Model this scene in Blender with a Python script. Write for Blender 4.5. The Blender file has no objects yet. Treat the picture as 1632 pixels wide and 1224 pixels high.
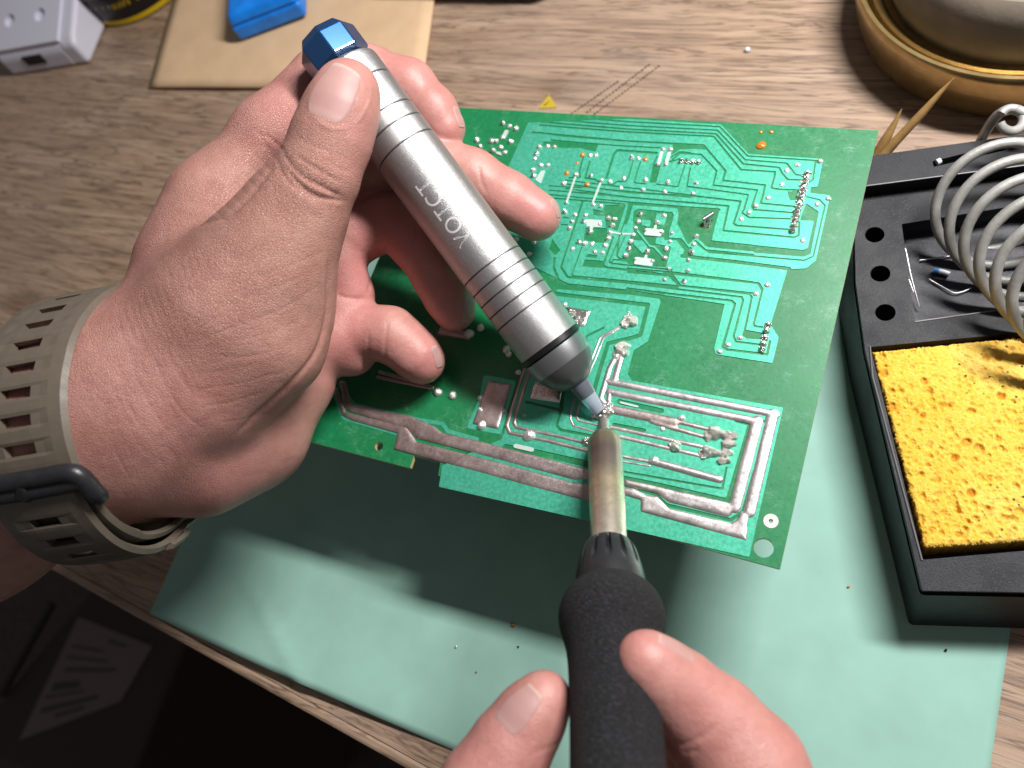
import bpy, bmesh, math, random
import numpy as np
from mathutils import Vector, Matrix

random.seed(7)
rng = np.random.default_rng(7)
sc = bpy.context.scene
# ---------------------------------------------------------------- camera
# world: x along the desk edge, y away from the user, z up, written in centimetres (scaled to metres at the end)
F_PX = 1230.0
CX = np.array([0.89561006, 0.19816101, -0.39826478])
CY = np.array([0.31954006, -0.9094515, 0.26606788])
CZ = np.array([-0.30947822, -0.36555462, -0.8778343])
R = np.stack([CX, CY, CZ])
CAM = np.array([0.0, 0.0, 27.0])

def ray(px, py):
    return R @ np.array([px - 816.0, py - 612.0, F_PX])
def P(px, py, z):                      # point at height z seen at that spot of the photograph
    d = ray(px, py)
    return CAM + d * ((z - CAM[2]) / d[2])
KD = 1.0
def D(px, py, dep):                    # point at a distance dep from the lens plane
    return CAM + ray(px, py) * dep * KD / F_PX
def proj(p):
    c = R.T @ (np.asarray(p, float) - CAM)
    return np.array([816 + F_PX * c[0] / c[2], 612 + F_PX * c[1] / c[2], c[2]])
def proj_many(p):
    c = (p - CAM) @ R
    return np.stack([816 + F_PX * c[:, 0] / c[:, 2], 612 + F_PX * c[:, 1] / c[:, 2], c[:, 2]], 1)

cam_d = bpy.data.cameras.new('camera')
cam = bpy.data.objects.new('camera', cam_d)
sc.collection.objects.link(cam)
M = Matrix.Identity(4)
right, up, back = R @ np.array([1., 0, 0]), R @ np.array([0, -1., 0]), R @ np.array([0, 0, -1.])
for i in range(3):
    M[i][0], M[i][1], M[i][2], M[i][3] = right[i], up[i], back[i], CAM[i]
cam.matrix_world = M
cam_d.sensor_width = 36.0
cam_d.lens = 36.0 * F_PX / 1632.0
cam_d.clip_start = 0.01
cam_d.clip_end = 20.0
cam_d.dof.use_dof = True
cam_d.dof.focus_distance = 0.232
cam_d.dof.aperture_fstop = 11.0
sc.camera = cam
# ---------------------------------------------------------------- light
world = bpy.data.worlds.new('World')
sc.world = world
world.use_nodes = True
bg = world.node_tree.nodes['Background']
bg.inputs[0].default_value = (1.0, 0.97, 0.97, 1)
bg.inputs[1].default_value = 0.115
LAMP_POS = np.array([11.5, 31.0, 41.5])      # bar shaped desk lamp behind the board
ld = bpy.data.lights.new('desk_lamp_light', 'AREA')
ld.shape = 'RECTANGLE'
ld.size = 0.23
ld.size_y = 0.04
ld.energy = 5.0
ld.color = (1.0, 0.965, 0.93)
lamp = bpy.data.objects.new('desk_lamp_light', ld)
sc.collection.objects.link(lamp)
lamp.location = Vector(LAMP_POS)
_n = Vector(LAMP_POS - np.array([-9.0, 9, 3])).normalized()
_x = (Vector((1, 0, 0)) - _n * _n.x).normalized()
_y = _n.cross(_x)
_m = Matrix((_x, _y, _n)).transposed()
lamp.rotation_euler = _m.to_euler()
sc.view_settings.view_transform = 'Standard'
sc.view_settings.look = 'None'
sc.view_settings.exposure = 0.0
sc.view_settings.gamma = 1.0
sc.cycles.use_denoising = True
sc.cycles.max_bounces = 8
sc.cycles.sample_clamp_indirect = 3.0

# ---------------------------------------------------------------- helpers
COL = sc.collection
ROOTLOC = {}

def tag(o, label=None, cat=None, group=None, kind=None):
    if label: o['label'] = label
    if cat: o['category'] = cat
    if group: o['group'] = group
    if kind: o['kind'] = kind
    return o

def wloc(o):
    v = Vector((0, 0, 0))
    while o is not None:
        v = v + o.location
        o = o.parent
    return np.array(v)

def thing(name, loc, label, cat, group=None):
    o = bpy.data.objects.new(name, None)
    o.empty_display_size = 0.01
    COL.objects.link(o)
    o.location = Vector(loc)
    return tag(o, label, cat, group)

def mk(name, verts, faces, mat, parent=None, loc=None, smooth=False, sharp=None):
    verts = np.asarray(verts, float).reshape(-1, 3)
    base = wloc(parent) if parent is not None else np.zeros(3)
    if loc is None:
        loc = verts.mean(0) if len(verts) else np.zeros(3)
        loc = np.array([loc[0], loc[1], verts[:, 2].min()])
    loc = np.asarray(loc, float)
    me = bpy.data.meshes.new(name)
    me.from_pydata((verts - loc).tolist(), [], faces if isinstance(faces, list) else faces.tolist())
    me.update()
    o = bpy.data.objects.new(name, me)
    COL.objects.link(o)
    o.location = Vector(loc - base)
    if parent is not None:
        o.parent = parent
    if mat is not None:
        me.materials.append(mat)
    if smooth:
        me.polygons.foreach_set('use_smooth', [True] * len(me.polygons))
        if sharp:
            me.set_sharp_from_angle(angle=math.radians(sharp))
    return o

def recalc(o):
    bm = bmesh.new(); bm.from_mesh(o.data)
    bmesh.ops.recalc_face_normals(bm, faces=bm.faces[:])
    bm.to_mesh(o.data); bm.free()
    return o

def bevel(o, w, seg=2, ang=40):
    m = o.modifiers.new('bevel', 'BEVEL'); m.width = w; m.segments = seg
    m.limit_method = 'ANGLE'; m.angle_limit = math.radians(ang)
    m.use_clamp_overlap = True
    return o

def frame(d, hint=(0, 0, 1)):
    d = np.asarray(d, float); d = d / np.linalg.norm(d)
    h = np.asarray(hint, float)
    u = h - d * (h @ d)
    if np.linalg.norm(u) < 1e-6:
        h = np.array([1., 0, 0]); u = h - d * (h @ d)
    u = u / np.linalg.norm(u)
    return d, u, np.cross(d, u)

def lathe(name, p0, d, prof, mat, parent=None, n=48, hint=(0, 0, 1), cap0=True, cap1=True, smooth=True, sharp=35, rfun=None, loc=None):
    d, u, v = frame(d, hint)
    V = []; Fc = []
    for j, (s, r) in enumerate(prof):
        for i in range(n):
            a = 2 * math.pi * i / n
            rr = r if rfun is None else rfun(j, s, r, a)
            V.append(p0 + d * s + rr * (math.cos(a) * u + math.sin(a) * v))
    for j in range(len(prof) - 1):
        for i in range(n):
            i2 = (i + 1) % n
            Fc.append((j * n + i, j * n + i2, (j + 1) * n + i2, (j + 1) * n + i))
    if cap0: Fc.append(tuple(reversed(range(n))))
    if cap1: Fc.append(tuple(range((len(prof) - 1) * n, len(prof) * n)))
    o = mk(name, V, Fc, mat, parent, loc, smooth, sharp)
    return recalc(o)

def tube(name, pts, r, mat, parent=None, n=10, closed=False, loc=None, smooth=True):
    pts = np.asarray(pts, float); m = len(pts)
    rs = np.full(m, r) if np.isscalar(r) else np.asarray(r)
    V = []; Fc = []
    t = np.gradient(pts, axis=0)
    t /= np.linalg.norm(t, axis=1)[:, None]
    u = frame(t[0])[1]
    for k in range(m):
        u = u - t[k] * (u @ t[k]); u /= np.linalg.norm(u)
        w = np.cross(t[k], u)
        for i in range(n):
            a = 2 * math.pi * i / n
            V.append(pts[k] + rs[k] * (math.cos(a) * u + math.sin(a) * w))
    for k in range(m - 1):
        for i in range(n):
            i2 = (i + 1) % n
            Fc.append((k * n + i, k * n + i2, (k + 1) * n + i2, (k + 1) * n + i))
    Fc.append(tuple(reversed(range(n)))); Fc.append(tuple(range((m - 1) * n, m * n)))
    return recalc(mk(name, V, Fc, mat, parent, loc, smooth, 60))

def prism(name, poly, z0, z1, mat, parent=None, bev=0.0, top_poly=None, seg=2, loc=None):
    """poly: xy corners at z0; top_poly at z1"""
    n = len(poly); tp = top_poly if top_poly is not None else poly
    V = [(p[0], p[1], z0) for p in poly] + [(p[0], p[1], z1) for p in tp]
    Fc = [tuple(reversed(range(n))), tuple(range(n, 2 * n))]
    for i in range(n):
        j = (i + 1) % n
        Fc.append((i, j, n + j, n + i))
    o = recalc(mk(name, V, Fc, mat, parent, loc))
    if bev: bevel(o, bev, seg)
    return o

def catmull(pts, k=8):
    pts = np.asarray(pts, float)
    p = np.vstack([2 * pts[0] - pts[1], pts, 2 * pts[-1] - pts[-2]])
    out = []
    for i in range(1, len(p) - 2):
        for t in np.linspace(0, 1, k, endpoint=False):
            a, b, c, d = p[i - 1], p[i], p[i + 1], p[i + 2]
            out.append(.5 * (2 * b + (c - a) * t + (2 * a - 5 * b + 4 * c - d) * t * t + (3 * b - a - 3 * c + d) * t ** 3))
    out.append(pts[-1])
    return np.array(out)

# ---------------------------------------------------------------- materials
class Mat:
    def __init__(s, name, col=(.5, .5, .5), rough=.5, metal=0.0, spec=0.5, **kw):
        s.m = bpy.data.materials.new(name); s.m.use_nodes = True
        s.t = s.m.node_tree; s.b = s.t.nodes['Principled BSDF']
        s.set('Base Color', (*col, 1)); s.set('Roughness', rough); s.set('Metallic', metal); s.set('Specular IOR Level', spec)
        for k, v in kw.items(): s.set(k.replace('_', ' '), v)
        s._co = None
    def set(s, k, v): s.b.inputs[k].default_value = v
    def n(s, typ, **kw):
        nd = s.t.nodes.new(typ)
        for k, v in kw.items(): setattr(nd, k, v)
        return nd
    def l(s, a, b): s.t.links.new(a, b)
    def co(s, scale=(1, 1, 1), rot=(0, 0, 0)):
        if s._co is None: s._co = s.n('ShaderNodeTexCoord')
        m = s.n('ShaderNodeMapping')
        m.inputs['Scale'].default_value = tuple(100.0 * c for c in scale)
        m.inputs['Rotation'].default_value = rot
        s.l(s._co.outputs['Object'], m.inputs[0])
        return m.outputs[0]
    def noise(s, sc_=1, detail=4, rough=.55, scale=(1, 1, 1), rot=(0, 0, 0), dist=0.0):
        nd = s.n('ShaderNodeTexNoise')
        nd.inputs['Scale'].default_value = sc_; nd.inputs['Detail'].default_value = detail
        nd.inputs['Roughness'].default_value = rough; nd.inputs['Distortion'].default_value = dist
        s.l(s.co(scale, rot), nd.inputs['Vector'])
        return nd.outputs['Fac']
    def voro(s, sc_=1, feature='F1', scale=(1, 1, 1), rot=(0, 0, 0), vec=None):
        nd = s.n('ShaderNodeTexVoronoi', feature=feature)
        nd.inputs['Scale'].default_value = sc_
        s.l(vec if vec is not None else s.co(scale, rot), nd.inputs['Vector'])
        return nd.outputs['Distance']
    def ramp(s, fac, stops):
        r = s.n('ShaderNodeValToRGB')
        e = r.color_ramp.elements
        while len(e) < len(stops): e.new(.5)
        for el, (p, c) in zip(e, stops):
            el.position = p
            el.color = (*c, 1) if not np.isscalar(c) else (c, c, c, 1)
        s.l(fac, r.inputs[0])
        return r.outputs[0]
    def mix(s, fac, a, b, mode='MIX'):
        nd = s.n('ShaderNodeMix', data_type='RGBA', blend_type=mode)
        for sock, v in ((nd.inputs[0], fac), (nd.inputs[6], a), (nd.inputs[7], b)):
            if hasattr(v, 'is_output'): s.l(v, sock)
            elif np.isscalar(v): sock.default_value = v
            else: sock.default_value = (*v, 1)
        return nd.outputs[2]
    def math(s, op, a, b=0.0):
        nd = s.n('ShaderNodeMath', operation=op)
        for sock, v in ((nd.inputs[0], a), (nd.inputs[1], b)):
            if hasattr(v, 'is_output'): s.l(v, sock)
            else: sock.default_value = v
        return nd.outputs[0]
    def bump(s, h, dist, strength=1.0, prev=None):
        nd = s.n('ShaderNodeBump')
        nd.inputs['Strength'].default_value = strength
        nd.inputs['Distance'].default_value = dist * 0.01
        s.l(h, nd.inputs['Height'])
        if prev is not None: s.l(prev, nd.inputs['Normal'])
        return nd.outputs[0]
    def col(s, c): s.l(c, s.b.inputs['Base Color'])
    def rough(s, c): s.l(c, s.b.inputs['Roughness'])
    def nrm(s, c): s.l(c, s.b.inputs['Normal'])

def m_wood():
    w = Mat('wood_laminate', rough=.5)
    rot = (0, 0, .11)
    big = w.noise(1.0, 6, .62, (.05, .62, 1), rot, dist=1.6)
    fine = w.noise(1.0, 6, .68, (.20, 2.7, 1), rot, dist=1.3)
    pore = w.noise(1.0, 4, .65, (.55, 8.0, 1), rot, dist=.8)
    streak = w.noise(1.0, 3, .55, (.075, 1.3, 1), rot, dist=2.6)
    c1 = w.ramp(big, [(.25, (.215, .138, .088)), (.5, (.35, .242, .165)), (.75, (.475, .355, .258))])
    c2 = w.ramp(fine, [(.30, (.48, .43, .40)), (.5, (1, 1, 1)), (.72, (1.25, 1.22, 1.2))])
    c = w.mix(.8, c1, c2, 'MULTIPLY')
    c = w.mix(w.ramp(streak, [(.455, 0.0), (.495, .8), (.53, 0.0)]), c, (.085, .05, .036))
    p = w.ramp(pore, [(.34, 0.38), (.44, 1.0)])
    c = w.mix(.8, c, p, 'MULTIPLY')
    patch = w.noise(.16, 3, .5)
    c = w.mix(w.ramp(patch, [(.4, 0.0), (.7, .35)]), c, (.34, .25, .21), 'MIX')
    w.col(c)
    w.rough(w.ramp(fine, [(.3, .62), (.7, .45)]))
    w.nrm(w.bump(p, .012, .5, w.bump(fine, .02, .5)))
    return w.m

def m_skin(name='skin', redder=1.0):
    s = Mat(name, rough=.5, spec=.42)
    s.set('Subsurface Weight', .08)
    s.set('Subsurface Radius', (1.0, .32, .18))
    s.set('Subsurface Scale', .0028)
    at = s.n('ShaderNodeAttribute', attribute_name='tint')
    blotch = s.noise(.9, 8, .68)
    c = s.ramp(blotch, [(.3, (.335, .156, .130)), (.5, (.41, .206, .172)), (.72, (.49, .275, .235))])
    c = s.mix(at.outputs['Fac'], c, (.50, .175, .175))
    palm = s.n('ShaderNodeAttribute', attribute_name='back')
    c = s.mix(s.math('MULTIPLY', palm.outputs['Fac'], .55), c, (.300, .148, .110))
    # fine skin lines: two stretched cell nets
    v1 = s.voro(1, 'DISTANCE_TO_EDGE', (11.0, 17.0, 13.0), (.3, .2, .5))
    v2 = s.voro(1, 'DISTANCE_TO_EDGE', (21.0, 11.5, 15.0), (.1, .8, -.4))
    n1 = s.noise(26, 3, .6)
    h = s.math('ADD', s.math('MULTIPLY', s.ramp(v1, [(0, 0.0), (.16, 1.0)]), .6), s.math('MULTIPLY', s.ramp(v2, [(0, 0.0), (.14, 1.0)]), .4))
    h2 = s.noise(4.0, 4, .6)
    k = s.n('ShaderNodeAttribute', attribute_name='lines')
    bn = s.n('ShaderNodeBump'); bn.inputs['Distance'].default_value = .00026
    s.l(s.math('ADD', s.math('MULTIPLY', k.outputs['Fac'], .85), .12), bn.inputs['Strength'])
    s.l(h, bn.inputs['Height'])
    nn = s.bump(n1, .004, .6, bn.outputs[0])
    s.nrm(s.bump(h2, .03, .6, nn))
    line = s.ramp(v1, [(0, .60), (.13, 1.0)])
    c = s.mix(s.math('MULTIPLY', k.outputs['Fac'], .8), c, s.mix(1.0, c, line, 'MULTIPLY'))
    s.col(c)
    s.rough(s.ramp(blotch, [(.3, .38), (.7, .5)]))
    return s.m

def m_simple(name, col, rough, metal=0.0, bump=0.0, bscale=20, var=0.0, spec=.5, **kw):
    s = Mat(name, col, rough, metal, spec, **kw)
    if bump:
        s.nrm(s.bump(s.noise(bscale, 4, .6), bump, .8))
    if var:
        nv = s.noise(bscale * .15 if bscale > 3 else 1.0, 5, .6)
        a = tuple(max(0, c * (1 - var)) for c in col); b = tuple(min(1, c * (1 + var)) for c in col)
        s.col(s.ramp(nv, [(.3, a), (.7, b)]))
        s.rough(s.ramp(nv, [(.3, min(1, rough * 1.15)), (.7, rough * .85)]))
    return s.m

def m_mask(name, lo, hi, rough, metal, coat=.0, grain=0.0):
    s = Mat(name, lo, rough, metal, .5)
    a = s.noise(.35, 4, .6); b = s.noise(9, 5, .65)
    scr = s.noise(1.0, 4, .7, (6, 40, 6), (0, 0, .9), dist=1.0)
    c = s.ramp(a, [(.3, lo), (.7, hi)])
    c = s.mix(s.ramp(b, [(.35, .0), (.7, .4)]), c, tuple(min(1, h * 1.35) for h in hi))
    dust = s.ramp(s.noise(1.6, 7, .78), [(.52, 0.0), (.74, .8)])
    c = s.mix(s.math('MULTIPLY', dust, s.ramp(scr, [(.5, 0.05), (.62, .8)])), c, (.35, .62, .48))
    s.col(c)
    s.rough(s.ramp(b, [(.3, rough * .8), (.75, min(1, rough * 1.35))]))
    nn = s.bump(b, .004 + grain, .7)
    s.nrm(s.bump(a, .03, .4, nn))
    s.set('Coat Weight', coat); s.set('Coat Roughness', .2)
    return s.m

def m_alu():
    s = Mat('bead_blasted_aluminium', (.50, .50, .51), .38, .88)
    g = s.noise(38, 3, .7)
    s.nrm(s.bump(g, .012, .9))
    s.col(s.ramp(g, [(.3, (.36, .36, .365)), (.7, (.60, .60, .605))]))
    return s.m

def m_foam():
    s = Mat('foam', (.018, .018, .02), .85, 0, .35)
    v = s.voro(1, 'F1', (9, 9, 9)); n = s.noise(16, 5, .7)
    n2 = s.noise(1.0, 4, .7, (9, 26, 26), dist=.4)
    s.nrm(s.bump(n2, .07, 1.0, s.bump(n, .06, .9, s.bump(v, .025, .5))))
    s.col(s.mix(s.ramp(n2, [(.52, 0.0), (.72, .8)]), s.ramp(n, [(.3, (.004, .004, .005)), (.75, (.022, .022, .026))]), (.075, .075, .088)))
    return s.m

def m_sponge():
    s = Mat('yellow_sponge', (.74, .42, .02), .9, 0, .25)
    s.set('Subsurface Weight', .12); s.set('Subsurface Scale', .003); s.set('Subsurface Radius', (1, .6, .1))
    big = s.noise(.35, 4, .6); fine = s.noise(6, 5, .7)
    c = s.ramp(big, [(.3, (.62, .375, .035)), (.55, (.72, .47, .075)), (.75, (.78, .57, .16))])
    v = s.voro(1, 'F1', (3.3, 4.6, 4)); v2 = s.voro(1, 'F1', (8, 9, 8))
    pore = s.ramp(v, [(.12, 0.0), (.26, 1.0)]); pore2 = s.ramp(v2, [(.15, 0.0), (.32, 1.0)])
    c = s.mix(pore, s.mix(.4, c, (.6, .28, .0)), c)
    c = s.mix(s.ramp(fine, [(.35, .5), (.6, 0.0)]), c, (.62, .33, .01))
    speck = s.voro(1, 'F1', (4.2, 4.2, 4.2), (.3, .5, .2))
    zone = s.ramp(s.noise(.45, 2, .5), [(.48, 0.0), (.6, 1.0)])
    c = s.mix(s.math('MULTIPLY', s.ramp(speck, [(.13, .95), (.2, 0.0)]), zone), c, (.03, .02, .015))
    pit = s.n('ShaderNodeAttribute', attribute_name='pit')
    c = s.mix(s.ramp(s.noise(11, 4, .7), [(.5, 0.0), (.7, .5)]), c, (.82, .64, .24))
    c = s.mix(pit.outputs['Fac'], c, (.60, .21, .008))
    s.col(c)
    h = s.math('ADD', s.math('MULTIPLY', pore, .5), s.math('ADD', s.math('MULTIPLY', pore2, .3), s.math('MULTIPLY', fine, .5)))
    s.nrm(s.bump(h, .035, .8))
    return s.m

def m_black(name='black_plastic', base=(.016, .017, .022), rough=.42, dust=.5):
    s = Mat(name, base, rough, 0, .5)
    n = s.noise(24, 4, .75); big = s.noise(.9, 4, .6)
    sp = s.voro(1, 'F1', (11, 11, 11))
    d = s.math('MULTIPLY', s.ramp(sp, [(.1, 1.0), (.2, 0.0)]), s.ramp(big, [(.4, .1), (.65, 1.0)]))
    c = s.ramp(n, [(.35, base), (.75, tuple(b * 2.3 for b in base))])
    c = s.mix(s.math('MULTIPLY', d, dust * .55), c, (.30, .30, .31))
    s.col(c); s.nrm(s.bump(n, .018, .7))
    s.rough(s.ramp(big, [(.3, rough * .85), (.7, min(1, rough * 1.4))]))
    s.set('Specular IOR Level', .28)
    return s.m

METAL = {'tinned_trace': .9, 'bright_solder_trace': .92, 'dull_steel_wire': .35, 'solder': .75, 'lumpy_solder': .97}
def m_tin(name, lo, hi, rough, bump, bscale):
    s = Mat(name, hi, rough, METAL.get(name, .8))
    a = s.noise(bscale, 5, .65, dist=.4); b = s.noise(bscale * 4, 4, .7); z = s.noise(1.2, 5, .65)
    s.col(s.ramp(z, [(.3, lo), (.65, hi)]))
    lo_, hi_ = (.78, 1.3) if 'trace' in name else (.6, 1.6)
    s.rough(s.ramp(b, [(.3, rough * lo_), (.75, min(1, rough * hi_))]))
    s.nrm(s.bump(s.noise(1.7, 3, .5, dist=.8), .016 if 'trace' in name else 0.0, .8, s.bump(a, bump, .8, s.bump(b, bump * .25, .6))))
    return s.m

def m_paper(name, col, wr=.05):
    s = Mat(name, col, .8, 0, .25)
    a = s.noise(.22, 3, .5); f = s.noise(40, 3, .6)
    s.col(s.ramp(s.noise(.5, 4, .55), [(.3, tuple(c * .91 for c in col)), (.7, tuple(min(1, c * 1.04) for c in col))]))
    s.nrm(s.bump(f, .003, .4, s.bump(a, wr, .6)))
    return s.m

WOOD = m_wood(); SKIN = m_skin()
MAT = dict(
    substrate=m_mask('solder_mask_green', (.004, .125, .042), (.007, .175, .062), .42, 0.0, .08, .0),
    copper=m_mask('masked_copper', (.048, .365, .24), (.07, .45, .305), .44, .5, .05, .003),
    board_edge=m_simple('fibreglass_edge', (.42, .34, .16), .7, bump=.01),
    tinned=m_tin('tinned_trace', (.34, .27, .26), (.60, .51, .50), .42, .006, 3.2),
    tinnedbright=m_tin('bright_solder_trace', (.45, .41, .41), (.76, .72, .725), .40, .006, 2.2),
    solder=m_tin('solder', (.66, .63, .62), (.88, .86, .85), .3, .012, 4),
    lump=m_tin('lumpy_solder', (.58, .54, .49), (.90, .87, .84), .2, .03, 5),
    alu=m_alu(),
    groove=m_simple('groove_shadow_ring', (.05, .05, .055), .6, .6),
    print=m_simple('pale_engraving', (.62, .62, .63), .55, .3),
    blue=m_simple('blue_anodised', (.002, .062, .21), .28, .6, Coat_Weight=1.0, Coat_Roughness=.09, Coat_IOR=1.9),
    ring=m_simple('black_rubber_ring', (.006, .006, .007), .35),
    nose=m_simple('grey_nose', (.10, .105, .11), .38, .55, bump=.003, bscale=30),
    nozzle=m_simple('grey_nozzle', (.11, .125, .15), .3, .2, bump=.003, bscale=12),
    foam=m_foam(), collar=m_simple('black_collar', (.016, .016, .019), .38, bump=.006, bscale=30, var=.3),
    paper=m_paper('mint_paper', (.275, .48, .415), .05),
    sponge=m_sponge(), black=m_black(base=(.0085, .009, .012)), gloss=m_black('glossy_black_plastic', (.006, .007, .009), .34, .15),
    traymat=m_black('scratched_black_tray', (.02, .021, .028), .3, .6),
    wire=m_tin('dull_steel_wire', (.28, .28, .268), (.43, .43, .415), .5, .012, 9),
    lead=m_simple('tinned_wire', (.50, .50, .52), .32, 1.0),
    brass=None, stick=m_simple('brown_bamboo', (.36, .21, .07), .6, bump=.02, bscale=6, var=.3),
    kraft=m_paper('kraft_paper', (.66, .46, .285), .06),
    bluebox=m_simple('blue_plastic', (.008, .20, .74), .3, var=.25, bscale=8, bump=.006),
    white=m_simple('white_plastic', (.60, .60, .70), .45, bump=.003, bscale=30),
    dark=m_simple('dark_recess', (.006, .006, .007), .6),
    pouch=m_simple('black_leather', (.008, .009, .012), .5, bump=.03, bscale=6),
    strap=m_simple('tan_silicone', (.115, .094, .072), .48, bump=.004, bscale=20, var=.1),
    stone=m_simple('grey_beige_ceramic', (.20, .168, .13), .6, bump=.02, bscale=2.5, var=.12),
    flux=m_simple('amber_flux', (.42, .17, .012), .2, spec=.6),
    silk=m_simple('pale_bar', (.46, .56, .53), .45, .15, bump=.006, bscale=14),
)
b_ = Mat('polished_brass', (.46, .275, .085), .24, .75)
b_.nrm(b_.bump(b_.noise(1.0, 4, .6, (.5, .5, 3)), .02, .5))
b_.col(b_.ramp(b_.noise(1.3, 4, .6), [(.3, (.36, .25, .10)), (.7, (.54, .39, .18))]))
MAT['brass'] = b_.m
g_ = Mat('clear_nozzle_plastic', (.50, .56, .66), .25, 0, .5)
g_.set('Transmission Weight', .55); g_.set('IOR', 1.4)
MAT['clear'] = g_.m
s_ = Mat('heat_tinted_steel', (.42, .37, .29), .34, .8)
a_ = s_.n('ShaderNodeAttribute', attribute_name='along')
s_.col(s_.mix(s_.ramp(s_.noise(3, 5, .7), [(.4, 0.0), (.75, .45)]), s_.ramp(a_.outputs['Fac'], [(0.0, (.36, .31, .20)), (.1, (.33, .28, .19)), (.2, (.22, .17, .165)), (.34, (.30, .24, .20)), (.5, (.60, .50, .34)), (1.0, (.68, .63, .55))]), (.20, .17, .13)))
s_.nrm(s_.bump(s_.noise(14, 4, .7), .003, .6))
MAT['steel'] = s_.m
n_ = Mat('fingernail', (.50, .30, .265), .52, 0, .35)
n_.set('Subsurface Weight', .2); n_.set('Subsurface Scale', .002)
n_.set('Coat Weight', .08); n_.set('Coat Roughness', .35)
at_ = n_.n('ShaderNodeAttribute', attribute_name='lunula')
n_.col(n_.ramp(at_.outputs['Fac'], [(0.0, (.44, .28, .26)), (.2, (.385, .215, .20)), (.9, (.40, .23, .215)), (.98, (.47, .33, .29))]))
n_.nrm(n_.bump(n_.noise(3, 3, .5, (3, 1, 1)), .006, .5))
MAT['nail'] = n_.m
def flat(name, col, rough=.6):
    return m_simple(name, col, rough)
# ================================================================ field mesher (plates cut from sheet material)
def seg_dist(U, V, pts, closed=False):
    d = np.full(U.shape, 1e9, np.float32)
    q = list(pts) + ([pts[0]] if closed else [])
    for (a, b) in zip(q[:-1], q[1:]):
        ax, ay = a[0], a[1]; bx, by = b[0] - ax, b[1] - ay
        L = bx * bx + by * by + 1e-12
        t = np.clip(((U - ax) * bx + (V - ay) * by) / L, 0, 1)
        d = np.minimum(d, np.hypot(U - ax - t * bx, V - ay - t * by))
    return d
def poly_sdf(U, V, pts):                # positive inside
    d = seg_dist(U, V, pts, True)
    ins = np.zeros(U.shape, bool)
    n = len(pts)
    for i in range(n):
        x1, y1 = pts[i][0], pts[i][1]; x2, y2 = pts[(i + 1) % n][0], pts[(i + 1) % n][1]
        if y1 == y2: continue
        c = ((y1 > V) != (y2 > V)) & (U < (x2 - x1) * (V - y1) / (y2 - y1) + x1)
        ins ^= c
    return np.where(ins, d, -d)

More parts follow.
